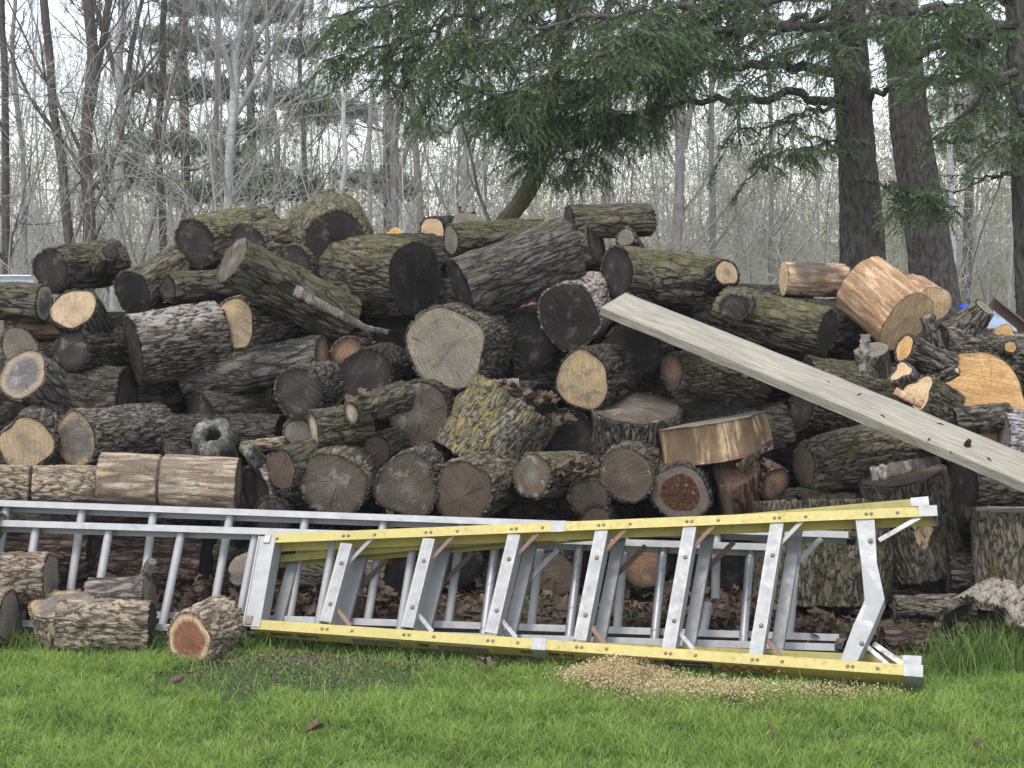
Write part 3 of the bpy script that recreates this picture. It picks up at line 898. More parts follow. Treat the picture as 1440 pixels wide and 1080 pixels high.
# the back of the pile: rows of thick logs that close it off
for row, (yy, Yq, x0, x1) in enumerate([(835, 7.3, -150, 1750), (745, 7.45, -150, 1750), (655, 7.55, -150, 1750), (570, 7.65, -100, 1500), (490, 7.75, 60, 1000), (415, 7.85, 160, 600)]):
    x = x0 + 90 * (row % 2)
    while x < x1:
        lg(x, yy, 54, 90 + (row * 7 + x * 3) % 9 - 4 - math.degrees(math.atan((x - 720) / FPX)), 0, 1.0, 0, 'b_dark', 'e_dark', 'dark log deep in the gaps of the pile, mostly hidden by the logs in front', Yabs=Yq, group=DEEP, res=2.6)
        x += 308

# foreground logs on the grass, left
lg(-12, 762, 43, -60, 20, .4, 0, 'b_palemid', 'e_grey', 'pale ridged log cut off by the left edge, highest of the foreground logs', Yabs=5.95, k=1.0)
lg(72, 815, 41, -74, -2, .4, 0, 'b_palemid', 'e_grey', 'pale brown ridged log behind the crotch log, in front of the silver ladder', Yabs=5.78)
lg(14, 868, 40, -66, 0, .4, 0, 'b_palemid', 'e_grey', 'pale ridged log at the left edge touching the grass, beside the crotch log', Yabs=5.62)

# ------------------------------------------------------------------ more wood with its own shape
# crotch log on the grass with an upward cut face, foreground
lg(214, 880, 37, -80, 2, .33, 0, 'b_palemid', 'e_dark', 'pale barked crotch log on the grass with a cut face turned upward', Yabs=5.58, lobes=[(3, .1, 1)],
   stubs=[(96, 902, .1, 84, 849, .06, 46, 47, 'b_palemid', 'e_greytan')])
lg(266, 899, 39, 30, -2, .25, 0, 'b_pale', 'e_redheart', 'short log on the grass with a red brown heart and a pale rim', Yabs=5.42, k=1.08)
# weathered forked piece behind it
lg(212, 838, 30, -74, -8, .22, 0, 'b_drift', 'e_grey', 'weathered grey driftwood piece with a pointing broken limb, behind the crotch log', Yabs=5.78, k=1.25, lobes=[(2, .15, .6)],
   stubs=[(196, 828, .04, 214, 789, -.02, 12, 7, 'b_drift', 'e_grey')], cat='wood', name='driftwood')


def hollow_log():
    Y = 6.42
    Pc = at(297, 610, Y)
    A, B = Pc, Pc + axis_dir(-4, -30) * .22
    M = frame(A, B)
    root = empty('hollow_log')
    root.matrix_world = M
    nth, L = 72, .22
    th = np.arange(nth) * 2 * math.pi / nth
    R0 = 27 * Y / FPX
    o = outline(th, 77, .09, None)
    rows = [(.36, .12), (.36, .02), (.42, 0.0), (.55, -.004), (.8, .006), (1.0, .02), (1.12, .06), (1.2, .11), (1.25, L)]
    V = []
    for r, z in rows:
        for a in range(nth):
            rr = R0 * r * (o[a] if r > .5 else (1 + .08 * math.cos(2 * th[a])))
            V.append((rr * math.cos(th[a]) * (1.12 if r < .5 else 1), rr * math.sin(th[a]), z))
    V = np.array(V)
    V[:, :2] *= (1 + .26 * perlin(V * 26, 5) + .1 * perlin(V * 70, 6))[:, None]
    V[:, 2] += .012 * perlin(V * 40, 8)
    i = np.arange(len(rows) - 1)[:, None] * nth
    j = np.arange(nth)[None, :]
    Q = np.stack([i + j, i + nth + j, i + nth + (j + 1) % nth, i + (j + 1) % nth], -1).reshape(-1, 4)
    h = .5 + .5 * perlin(V * 40, 9)
    k = len(rows) - 1
    ob('bark', mk_mesh('bark', V, [Q], MAT['b_white'], True, {'h': h}), root)
    bot = [(V[a] * np.array([1, 1, 1])) for a in range(nth)]
    ob('rotten_hollow', mk_mesh('rotten_hollow', np.vstack([bot, [[0, 0, .125]]]), [np.stack([np.arange(nth), (np.arange(nth) + 1) % nth, np.full(nth, nth)], -1)], MAT['b_rotbrown'], True, {'h': np.zeros(nth + 1)}), root)
    tag(root, 'hollow grey white log with a round dark hole, above the barkless pale log', 'log')


hollow_log()
lg(346, 630, 11, 40, -45, .2, -.12, 'b_white', 'e_grey', 'shaggy whitish rotten wood chunk, right of the hollow log', Yabs=6.42, k=1.5, lobes=[(3, .2, 0), (2, .15, 1)], cat='wood', name='wood_chunk')
lg(402, 622, 9, -72, -8, .2, -.1, 'b_palemid', 'e_grey', 'pale split stick right of the hollow log, above the reddish brown oval end', Yabs=6.6, name='split_stick', cat='wood')


def splinter(pts, w0, w1, label, bark, name='split_slab', thick=.018):
    """a split slab: a flat tapering strip following the points"""
    P = [at(*p) for p in pts]
    n = 40
    t = np.linspace(0, 1, n)
    q = np.linspace(0, 1, len(P))
    X = np.stack([np.interp(t, q, [p[c] for p in P]) for c in range(3)], 1)
    d = unit(X[-1] - X[0])
    a = unit(np.cross(d, [0.1, -1, .35]))
    b = np.cross(d, a)
    mb = MB()
    profs = []
    rs = np.random.RandomState(len(label))
    for k in range(n):
        wd = w0 + (w1 - w0) * t[k]
        wd *= 1 + .12 * math.sin(k * 1.3) + rs.uniform(-.08, .08)
        th_ = thick * (1 + rs.uniform(-.12, .12))
        profs.append([(-wd / 2, -th_ / 3), (-wd / 4, -th_ / 2), (wd / 4, -th_ / 2.2), (wd / 2, -th_ / 3), (wd / 2, th_ / 3), (wd / 4, th_ / 2), (-wd / 4, th_ / 2.4), (-wd / 2, th_ / 3)])
    mb.sweep(X, profs, a, b)
    V = np.vstack(mb.V)
    c = V.mean(0)
    o = ob(name, mk_mesh(name, V - c, [np.vstack(mb.Q), np.vstack(mb.T)], MAT[bark], True, {'h': .5 + .6 * perlin(V * 45, 3)}))
    o.location = c
    tag(o, label, 'wood')
    return o


splinter([(415, 408, 6.3), (450, 428, 6.28), (485, 446, 6.3), (515, 462, 6.38), (545, 467, 6.48)], .045, .02, 'long pale splinter torn from the diagonal split log, pointing down to the right', 'b_drift')
splinter([(1217, 470, 6.5), (1215, 500, 6.48), (1216, 528, 6.5)], .04, .05, 'thin grey upright split slab, beside the black oval end of the long mossy log', 'b_drift')
splinter([(1258, 550, 6.3), (1290, 566, 6.25), (1298, 568, 6.25)], .03, .04, 'pale torn strip of wood lying above the plank, left of the smooth grey log', 'b_bare_fresh')
splinter([(1040, 660, 6.2), (1062, 640, 6.15), (1086, 620, 6.2)], .05, .02, 'curved bark strip leaning from the streaked tan block', 'b_rotbrown')
splinter([(1225, 668, 6.0), (1280, 655, 5.95), (1322, 646, 5.98)], .06, .035, 'grey bare split slab lying under the plank, on the block with the bare strip', 'b_drift')
splinter([(642, 548, 6.75), (680, 543, 6.72), (730, 540, 6.75)], .05, .05, 'grey board end lying in the gap above the orange spotted block', 'b_drift')


def bark_slab():
    Y = 5.42
    Pc = at(1384, 914, Y)
    A, B = Pc, Pc + axis_dir(38, 4) * .26
    n, m = 70, 36
    R0 = .185
    V, H = [], []
    for side in (0, 1):
        for i in range(m):
            for j in range(n):
                a = math.radians(18 + (176 - 18) * j / (n - 1)) + .05 * math.sin(i * .9)
                z = .27 * i / (m - 1) + (.03 * math.sin(j * .35) if i in (0, m - 1) else 0)
                r = R0 * (1 + .08 * math.sin(a * 2.1)) - side * .028
                V.append((r * math.cos(a), r * math.sin(a), z))
    V = np.array(V)
    hh, dep = relief(V[:, 0], V[:, 1], V[:, 2] * .6, 'furrow', 71)
    rr = np.linalg.norm(V[:, :2], axis=1)
    s = np.where(np.arange(len(V)) < n * m, 1.9 * dep * (hh - .6), .25 * dep * hh)
    V[:, :2] *= ((rr + s) / rr)[:, None]
    i = np.arange(m - 1)[:, None] * n
    j = np.arange(n - 1)[None, :]
    q = np.stack([i + j, i + j + 1, i + n + j + 1, i + n + j], -1).reshape(-1, 4)
    N = n * m
    E = []
    for r0 in (0, (m - 1) * n):
        k = np.arange(n - 1) + r0
        E.append(np.stack([k, k + 1, k + 1 + N, k + N], -1))
    for c0 in (0, n - 1):
        k = np.arange(m - 1) * n + c0
        E.append(np.stack([k, k + n, k + n + N, k + N], -1))
    # local frame: z along the slab, y up
    zx = unit(B - A)
    yx = unit(np.array([0, 0, 1]) - zx * zx[2])
    xx = np.cross(yx, zx)
    W = V[:, :1] * xx + V[:, 1:2] * yx + V[:, 2:] * zx
    o = ob('bark_slab', mk_mesh('bark_slab', W, [q, q[:, ::-1] + N] + E, MAT['b_slab'], True, {'h': np.where(np.arange(len(V)) < N, hh, 0)}))
    o.location = Pc
    tag(o, 'thick arched slab of pale deeply ridged bark in the tall grass at right', 'bark')


bark_slab()
lg(553, 334, 15, 0, -30, .25, .45, 'b_bare_fresh', 'e_orange', 'little orange wood chunk peeping over the big mossy log in the top row', lobes=[(3, .2, 0)])
lg(655, 312, 20, 0, -50, .25, .4, 'b_drift', 'e_grey', 'grey broken stump with upright splinters, topmost in the middle of the pile',
   stubs=[(648, 300, .4, 647, 291, .4, 3, 1, 'b_rotbrown', 'e_rust'), (660, 304, .4, 668, 298, .4, 5, 2, 'b_rotbrown', 'e_rust')], name='broken_stump', cat='stump')


# ------------------------------------------------------------------ metals and plastics
def metal(name, col, rough=.45, metallic=.6, dirt=(.25, .22, .18), amt=.3, scale=30, spec=.5):
    k = NT(name)
    P = k.coord()
    n1 = k.noise(P, scale, 4, .7)
    n2 = k.noise(P, 4, 3, .6)
    c = k.mix(k.mr(n1, .62 - .15 * amt, .72 - .1 * amt, 0, .8), col, dirt)
    c = k.mix(k.mr(n2, .45, .75, 0, amt), c, dirt)
    k.color(c)
    k.b.inputs['Metallic'].default_value = metallic
    k.put(k.b.inputs['Roughness'], k.mr(n1, .3, .7, rough - .1, rough + .15))
    k.b.inputs['Specular IOR Level'].default_value = spec
    k.bump(n1, .08, .002)
    MAT[name] = k.m
    return k.m


metal('alu', (.36, .357, .35), .55, .2, (.3, .298, .292), .15, 25)
metal('alu_shaded', (.2, .2, .198), .55, .2, (.155, .153, .15), .25, 40)  # rear bars: aluminium darkened, the shade behind the steps put into its colour
metal('alu_shiny', (.42, .42, .42), .42, .6, (.12, .11, .1), .35, 45)
metal('alu_white', (.37, .365, .35), .55, .1, (.3, .28, .24), .35, 40)
metal('fibreglass', (.47, .385, .11), .5, 0, (.28, .23, .09), .3, 60)
metal('fibreglass_shaded', (.29, .25, .06), .6, 0, (.17, .14, .05), .5, 20)  # rear rails: same yellow with the shade on the folded frame painted in
metal('rust', (.23, .14, .1), .75, .2, (.3, .26, .22), .4, 40)
metal('steel_grey', (.36, .36, .35), .5, .5, (.2, .15, .12), .4, 40)
metal('rivet', (.25, .18, .13), .55, .4, (.12, .09, .07), .4, 90)
metal('black_rubber', (.02, .02, .02), .7, 0, (.06, .06, .06), .2)
metal('ink', (.035, .035, .03), .7, 0, (.12, .11, .05), .2, 90)
metal('ink_white', (.7, .7, .68), .7, 0, (.3, .3, .3), .1, 90)
metal('ink_red', (.3, .06, .04), .7, 0, (.4, .2, .08), .5, 60)
metal('sticker', (.48, .44, .26), .6, 0, (.3, .26, .12), .5, 45)
metal('rust_iron', (.1, .065, .05), .8, .1, (.16, .09, .06), .5, 20)
metal('blue_plastic', (.03, .1, .6), .5, 0, (.02, .06, .35), .3, 15)
metal('tarp_grey', (.3, .36, .45), .6, 0, (.2, .22, .26), .4, 12)
metal('sheet_silver', (.75, .77, .82), .4, .2, (.6, .6, .62), .2, 10)


def channel(mb, p0, p1, vin, n, fl, dep, th=.004, back=True):
    """C rail: web on the outer side; vin = in-plane unit vector from the web towards the ladder's inside; n = front normal"""
    def q(s, d):
        return [p0 + vin * s + n * d, p1 + vin * s + n * d]
    def box(s0, s1, d0, d1):
        a, b, c, d = q(s0, d0), q(s1, d0), q(s1, d1), q(s0, d1)
        mb.hexa([a[0], b[0], c[0], d[0], a[1], b[1], c[1], d[1]])
    box(0, fl, -th, 0)                    # front flange
    box(0, th, -dep + th, -th)            # web
    if back:
        box(0, fl, -dep, -dep + th)       # back flange


def disc(mb, c, n, r, h, k=10):
    a = unit(np.cross(n, [.3, .5, .8]))
    b = np.cross(n, a)
    th = np.arange(k) * 2 * math.pi / k
    ring = np.stack([a * math.cos(t) + b * math.sin(t) for t in th])
    mb.add(np.vstack([c + ring * r, c + ring * r * .8 + n * h, [c + n * h * 1.15]]),
           [(i, (i + 1) % k, k + (i + 1) % k, k + i) for i in range(k)], [(k + i, k + (i + 1) % k, 2 * k) for i in range(k)])


class Plane:
    def __init__(self, a0, a1, lean):
        self.o = a0
        self.u = unit(a1 - a0)
        h = np.cross([0, 0, 1], self.u)
        h = unit(h if h[1] > 0 else -h)
        v = math.cos(lean) * np.array([0, 0, 1]) + math.sin(lean) * h
        self.v = unit(v - self.u * (v @ self.u))
        n = np.cross(self.u, self.v)
        self.n = n if n[1] < 0 else -n

    def p(self, x, y, off=0.0):
        return on_plane(x, y, self.o + self.n * off, self.n)


def text_mesh(name, s, size, shear=0.0, bold=0.0):
    cu = bpy.data.curves.new(name, 'FONT')
    cu.body = s
    cu.size = size
    cu.shear = shear
    cu.offset = bold
    cu.extrude = .0004
    cu.align_x = 'CENTER'
    cu.align_y = 'CENTER'
    t = bpy.data.objects.new(name, cu)
    COL.objects.link(t)
    bpy.context.view_layer.update()
    dg = bpy.context.evaluated_depsgraph_get()
    me = bpy.data.meshes.new_from_object(t.evaluated_get(dg))
    bpy.data.objects.remove(t)
    me.name = name
    return me


def orient(o, c, x, y):
    z = np.cross(x, y)
    M = Matrix(((x[0], y[0], z[0], c[0]), (x[1], y[1], z[1], c[1]), (x[2], y[2], z[2], c[2]), (0, 0, 0, 1)))
    o.matrix_world = M


# ---- the yellow stepladder lying on its side, folded, leaning back on the pile
def stepladder():
    pl = Plane(atz(345, 882, .075), atz(1318, 951, .075), math.radians(36))
    n = pl.n
    root = empty('stepladder', pl.o)
    bpy.context.view_layer.update()
    tag(root, 'yellow fibreglass stepladder with bright aluminium steps, lying folded on its side against the log pile', 'ladder')

    def add(mb, name, mat, parent=None, smooth=False):
        par = parent or root
        me = mb.mesh(name, mat, smooth)
        o = ob(name, me, par)
        o.matrix_parent_inverse = Matrix.Translation([-float(a) for a in pl.o]) if par is root else Matrix()
        return o
    upL, upR = pl.p(378, 751), pl.p(1312, 712)
    loL, loR = pl.p(352, 884), pl.p(1292, 951)
    ur, lr = unit(upR - upL), unit(loR - loL)
    uin = unit(np.cross(ur, n))
    uin = uin if uin @ pl.v < 0 else -uin
    lin = unit(np.cross(lr, n))
    lin = lin if lin @ pl.v > 0 else -lin
    FL, DEP = .037, .078
    rails = []
    for p0, p1, vin in ((upL, upR, uin), (loL, loR, lin)):
        mb = MB()
        channel(mb, p0, p1, vin, n, FL, DEP)
        rails.append(add(mb, 'rail', MAT['fibreglass']))
    # folded rear frame
    back = -.088
    rl0, rl1 = pl.p(388, 781, back - .012), pl.p(1300, 700, back + .03)
    sl0, sl1 = pl.p(368, 893, back - .0), pl.p(1290, 935, back + .01)
    rur, rlr = unit(rl1 - rl0), unit(sl1 - sl0)
    rear = []
    for p0, p1, r_, sg in ((rl0, rl1, rur, -1), (sl0, sl1, rlr, 1)):
        vin = unit(np.cross(r_, n))
        vin = vin if (vin @ pl.v) * sg > 0 else -vin
        mb = MB()
        channel(mb, p0, p1, vin, n, .03, .05)
        rear.append(add(mb, 'rear_rail', MAT['fibreglass_shaded']))
    # steps
    steps = [((487, 764), (457, 874)), ((603, 757), (572, 882)), ((723, 751), (690, 890)), ((846, 745), (815, 900)), ((970, 740), (940, 912)), ((1093, 733), (1062, 923))]
    W = .046
    for a, b in steps:
        T, Bm = pl.p(*a, -.006), pl.p(*b, -.006)
        d = unit(Bm - T)
        s = unit(np.cross(d, n))
        s = s if s @ pl.u > 0 else -s
        mb = MB()
        def box(s0, s1, d0, d1):
            P = [T + s * s0 + n * d0, T + s * s1 + n * d0, T + s * s1 + n * d1, T + s * s0 + n * d1]
            mb.hexa(P + [p + (Bm - T) for p in P])
        box(-W / 2, W / 2, -.003, 0)
        box(W / 2 - .003, W / 2, -.07, -.003)
        box(W / 2 - .02, W / 2 - .003, -.07, -.067)
        box(-W / 2, -W / 2 + .003, -.02, -.003)
        for g in (-.012, -.004, .004, .012):
            box(g - .0012, g + .0012, 0, .0012)
        st = add(mb, 'step', MAT['alu'])
        for f_ in (.26, .78):
            mb = MB()
            disc(mb, T + (Bm - T) * f_ + s * .003 + n * .0012, n, .0085, .004)
            add(mb, 'rivet', MAT['rivet'], st, True)
    # the last, dented step
    P = [pl.p(1216, 728, -.006), pl.p(1222, 790, -.004), pl.p(1230, 843, .012), pl.p(1214, 880, .006), pl.p(1190, 938, -.006)]
    for off, wd, mname in ((0, .052, 'step'), ):
        mb = MB()
        s = pl.u
        V = []
        prof = [(-.026, 0), (.026, 0), (.028, -.066), (.012, -.066), (.012, -.062), (.024, -.062), (.022, -.004), (-.022, -.004), (-.023, -.05), (-.027, -.05)]
        k = len(prof)
        for i, c in enumerate(P):
            twist = .4 if i == 2 else 0
            for (x, z) in prof:
                V.append(c + s * x * (1.25 if i in (0, 2, 3) else 1) + n * (z + x * twist))
        Q = [(i * k + j, i * k + (j + 1) % k, (i + 1) * k + (j + 1) % k, (i + 1) * k + j) for i in range(len(P) - 1) for j in range(k)]
        mb.add(V, Q)
        st = add(mb, 'step', MAT['alu'])
        st['label'] = 'dented bottom step, buckled in its lower half'
        for f_ in ((1224, 760), (1212, 905)):
            mb = MB()
            disc(mb, pl.p(*f_, .002), n, .0085, .004)
            add(mb, 'rivet', MAT['rivet'], st, True)
    # rear bars behind each step
    def rear_y(x, top):
        if top:
            return 781 + (700 - 781) * (x - 388) / (1300 - 388) + 26
        return 893 + (935 - 893) * (x - 368) / (1290 - 368) - 6
    for a, b in [((392, 0), (366, 0))] + steps:
        xa, xb = a[0] + 17 + .012 * a[0], b[0] + 17 + .012 * b[0]
        T, Bm = pl.p(xa, rear_y(xa, True) - 16, -.135), pl.p(xb, rear_y(xb, False), -.135)
        d = unit(Bm - T)
        s = unit(np.cross(d, n))
        s = s if s @ pl.u > 0 else -s
        mb = MB()
        mb.bar(T, Bm, s, n, .045, .022, .12)
        add(mb, 'rear_bar', MAT['alu_shaded'])
    # braces: short flat straps from rail to step
    def strap(p, q, mat, w_=.016, t_=.004):
        d = unit(q - p)
        s = unit(np.cross(d, n))
        mb = MB()
        mb.bar(p, q, s, n, w_, t_, .3)
        return add(mb, 'brace', MAT[mat])
    def ytop(x): return 751 + (712 - 751) * (x - 378) / (1312 - 378)
    def ybot(x): return 884 + (951 - 884) * (x - 352) / (1292 - 352)
    for i, (a, b) in enumerate(steps):
        xt, xb = a[0], b[0]
        m1 = ['steel_grey', 'rust', 'rust', 'rust', 'rust', 'steel_grey'][i]
        strap(pl.p(xt + 36, ytop(xt + 36) + 12, -.008), pl.p(xt + 2, ytop(xt) + 46, -.035), m1)
        m2 = ['rust', 'steel_grey', 'steel_grey', 'rust', 'steel_grey', 'rust'][i]
        strap(pl.p(xb + 14, ybot(xb) - 38, -.035), pl.p(xb + 36, ybot(xb + 36) - 14, -.012), m2)
        strap(pl.p(xt + 62, ytop(xt) + 36, -.15), pl.p(xt + 16, ytop(xt) + 82, -.17), ['rust_iron', 'rust_iron', 'steel_grey', 'rust_iron', 'rust_iron', 'steel_grey'][i], .02)
    strap(pl.p(1294, ytop(1294) + 14, -.008), pl.p(1236, 760, -.03), 'steel_grey', .018)
    strap(pl.p(1218, 908, -.03), pl.p(1252, 938, -.02), 'steel_grey', .016)
    strap(pl.p(1228, 905, -.06), pl.p(1272, 936, -.05), 'steel_grey', .02)
    # rivets on the flanges
    for top in (True, False):
        par = rails[0 if top else 1]
        xs = []
        for a, b in steps + [((1222, 0), (1196, 0))]:
            x0 = (a if top else b)[0]
            xs += [x0 - 4, x0 + 3, x0 + (40 if top else 38)]
        xs += [390 if top else 362]
        for x in xs:
            y = ytop(x) + 7 if top else ybot(x) - 7
            if x > 1300:
                continue
            mb = MB()
            disc(mb, pl.p(x, y, 0.0), n, .0065, .003)
            add(mb, 'rivet', MAT['rivet'], par, True)
    # top cap at the narrow left end
    mb = MB()
    T, Bm = pl.p(366, 754, .004), pl.p(343, 880, .004)
    for s0, s1, d0, d1 in ((0, .062, -.004, 0), (-.006, 0, -.09, .004), (.058, .062, -.075, -.004), (.02, .058, -.078, -.075)):
        Pq = [T + pl.u * s0 + n * d0, T + pl.u * s1 + n * d0, T + pl.u * s1 + n * d1, T + pl.u * s0 + n * d1]
        mb.hexa(Pq + [q + (Bm - T) for q in Pq])
    cap = add(mb, 'top_cap', MAT['alu'])
    for (x, y, m_) in ((376, 758, 'steel_grey'), (350, 872, 'rust')):
        mb = MB()
        c = pl.p(x, y, .007)
        mb.bar(c - pl.u * .012, c + pl.u * .012, pl.v, n, .034, .006, .3)
        add(mb, 'corner_bracket', MAT[m_], cap)
    # end fitting under the left end of the lower rail
    mb = MB()
    c0 = pl.p(348, 882, -.04)
    mb.bar(c0 - n * .05 + lr * .0, c0 + n * .03, lr, pl.v, .05, .02, .2)
    add(mb, 'rubber_end', MAT['black_rubber'])
    # feet
    for p1, r_, vin, fl, dep, dd in ((upR, ur, uin, .041, .084, .003), (loR, lr, lin, .041, .084, .003), (rl1, rur, None, .034, .056, .003), (sl1, rlr, None, .034, .056, .003)):
        if vin is None:
            sg = -1 if p1 is rl1 else 1
            vin = unit(np.cross(r_, n))
            vin = vin if (vin @ pl.v) * sg > 0 else -vin
        mb = MB()
        q0 = p1 - r_ * .048 - vin * .003 + n * dd
        channel(mb, q0, q0 + r_ * .058, vin, n, fl, dep, .003)
        e = q0 + r_ * .058
        Pq = [e, e + vin * fl, e + vin * fl - n * dep, e - n * dep]
        mb.hexa(Pq + [q + r_ * .003 for q in Pq])
        add(mb, 'foot', MAT['alu'])
    # silver spring clips round the rails
    for xm, p0, r_, vin in ((785, upL, ur, uin), (757, loL, lr, lin)):
        c = p0 + r_ * ((pl.p(xm, ytop(xm) if p0 is upL else ybot(xm)) - p0) @ r_)
        mb = MB()
        q0 = c - r_ * .026 - vin * .003 + n * .003
        channel(mb, q0, q0 + r_ * .052, vin, n, .043, .084, .0025)
        add(mb, 'clip', MAT['steel_grey' if False else 'alu'])
    # printing on the shaded outer web of the lower rail
    def webp(x, f_):      # f_: 0 at the front flange, 1 at the back
        q = pl.p(x, ybot(x))
        q = loL + lr * ((q - loL) @ lr)
        return q - lin * .0012 - n * DEP * f_
    low = rails[1]
    Mi = Matrix.Translation([-float(a) for a in pl.o])
    def print_text(s, x, f_, size, mat, shear=0, bold=0.0, name='lettering'):
        me = text_mesh(name, s, size, shear, bold)
        me.materials.append(MAT[mat])
        o = ob(name, me, low)
        bpy.context.view_layer.update()
        orient(o, webp(x, f_) - lin * .0005, lr, n)
        return o
    def emblem(x, f_):
        mb = MB()
        c = webp(x, f_) - lin * .0008
        k = 26
        for i in range(k):         # broken ring
            if 3 <= i <= 6:
                continue
            a0, a1 = 2 * math.pi * i / k, 2 * math.pi * (i + 1) / k
            mb.add([c + (lr * math.cos(a) + n * math.sin(a)) * r for a, r in ((a0, .021), (a1, .021), (a1, .0165), (a0, .0165))], [(0, 1, 2, 3)])
        # head with a horn looking right
        head = [(-.012, -.006), (-.004, -.011), (.006, -.008), (.012, -.009), (.016, -.003), (.0155, .012), (.011, .003), (.004, .006), (-.002, .012), (-.006, .007), (-.013, .006)]
        mb.add([c + lr * x_ + n * y_ for x_, y_ in head] + [c], tris=[(i, (i + 1) % 11, 11) for i in range(11)])
        add(mb, 'emblem', MAT['ink'], low)
    print_text('RHINO', 392, .42, .026, 'ink', 0, .0012)
    emblem(421, .45)
    print_text('375', 437, .47, .028, 'ink', 0, .0006)
    print_text('RHINO', 746, .42, .026, 'ink', 0, .0012)
    emblem(776, .45)
    print_text('375', 797, .45, .028, 'ink', 0, .0006)
    print_text('RH', 925, .40, .026, 'ink', 0, .0012)
    emblem(592, .45)
    def plate(x0, x1, f0, f1, mat, name):
        mb = MB()
        Pq = [webp(x0, f0), webp(x1, f0), webp(x1, f1), webp(x0, f1)]
        mb.hexa(Pq + [q - lin * .0009 for q in Pq])
        return add(mb, name, MAT[mat], low)
    plate(488, 562, .15, .8, 'sticker', 'sticker')
    plate(608, 690, .2, .85, 'sticker', 'sticker')
    rs = np.random.RandomState(4)
    for x0, x1, f0, f1 in ((491, 559, .22, .76), (612, 686, .26, .8)):
        mb = MB()
        for i in range(5):
            ff = f0 + (f1 - f0) * (i + .5) / 5
            x = x0
            while x < x1 - 3:
                L = rs.uniform(2, 7)
                Pq = [webp(x, ff - .035), webp(min(x + L, x1), ff - .035), webp(min(x + L, x1), ff + .035), webp(x, ff + .035)]
                mb.add([q - lin * .0016 for q in Pq], [(0, 1, 2, 3)])
                x += L + 1.3
        add(mb, 'small_print', MAT['ink'], low)
    plate(933, 1000, .16, .82, 'ink', 'name_plate')
    print_text('Louisville', 970, .48, .032, 'ink_white', .45, .0003)
    mb = MB()
    for i, x in enumerate(range(1008, 1082, 9)):
        a, b = webp(x, .2 if i % 2 else .8), webp(x + 9, .8 if i % 2 else .2)
        s = lr * .006
        mb.add([q - lin * .0012 for q in (a - s, a + s, b + s, b - s)], [(0, 1, 2, 3)])
    add(mb, 'paint_scrawl', MAT['ink_red'], low)


stepladder()


# ---- the aluminium extension ladder behind it
def extension_ladder():
    pB = Plane(atz(540, 897, .04), atz(1190, 915, .04), math.radians(31))
    n = pB.n
    root = empty('extension_ladder', pB.o)
    tag(root, 'long silver aluminium extension ladder with round rungs, lying on its side behind the yellow stepladder', 'ladder')
    Mi = Matrix.Translation([-float(a) for a in pB.o])

    def add(mb, name, mat, parent=None, smooth=False):
        o = ob(name, mb.mesh(name, mat, smooth), parent or root)
        o.matrix_parent_inverse = Matrix() if parent else Mi
        return o
    OFF = -.075
    x0, x1 = -130, 1195

    def yA(x): return 703 + .0372 * x
    def yB(x): return 731 + .031 * x
    def bA(x): return 862 + .0335 * x
    def bB(x): return 880 + .030 * x
    for (fy, off, top, xe) in ((yB, 0, True, 1084), (bB, 0, False, 1178), (yA, OFF, True, 1197), (bA, OFF, False, 1184)):
        p0, p1 = pB.p(x0, fy(x0), off), pB.p(xe, fy(xe), off)
        r_ = unit(p1 - p0)
        vin = unit(np.cross(r_, n))
        vin = vin if (vin @ pB.v) * (-1 if top else 1) > 0 else -vin
        mb = MB()
        channel(mb, p0, p1, vin, n, .026, .066, .003)
        # ribs inside the web
        for g in (.016, .03, .044, .058):
            a = p0 + vin * .003 - n * g
            Pq = [a, a + vin * .002, a + vin * .002 - n * .003, a - n * .003]
            mb.hexa(Pq + [q + (p1 - p0) for q in Pq])
        rail = add(mb, 'rail', MAT['alu'])
        mb = MB()
        mb.bar(p1 - r_ * .01 - n * .033 + vin * .013, p1 + r_ * .018 - n * .033 + vin * .013, vin, n, .036, .076, .3)
        add(mb, 'end_cap', MAT['black_rubber'], rail)
    rb = [(52, 30), (155, 130), (257, 228), (361, 334), (472, 446), (584, 562), (698, 680), (816, 800), (934, 920), (1056, 1045)]
    for i, (xt, xb) in enumerate(rb):
        a, b = pB.p(xt, yB(xt) + 2, -.033), pB.p(xb, bB(xb) - 6, -.033)
        mb = MB()
        mb.tube([a, b], .0165, 12)
        add(mb, 'rung', MAT['alu_shiny' if i > 5 else 'alu'], None, True)
    ra = [(10, -12), (117, 95), (217, 197), (325, 299), (431, 407), (541, 517), (651, 630), (764, 747), (880, 868), (1122, 1110)]
    for i, (xt, xb) in enumerate(ra):
        a, b = pB.p(xt, yA(xt) + 2, OFF - .033), pB.p(xb, bA(xb) - 6, OFF - .033)
        mb = MB()
        mb.tube([a, b], .0165, 12)
        add(mb, 'rung', MAT['alu_white'], None, True)
    for p, q in (((1008, 742), (1006, 843)), ((996, 848), (988, 896))):
        mb = MB()
        mb.tube([pB.p(*p, OFF - .03), pB.p(*q, OFF - .03)], .0165, 12)
        o = add(mb, 'rung', MAT['alu_white'], None, True)
        o['label'] = 'half of the broken rung'


extension_ladder()


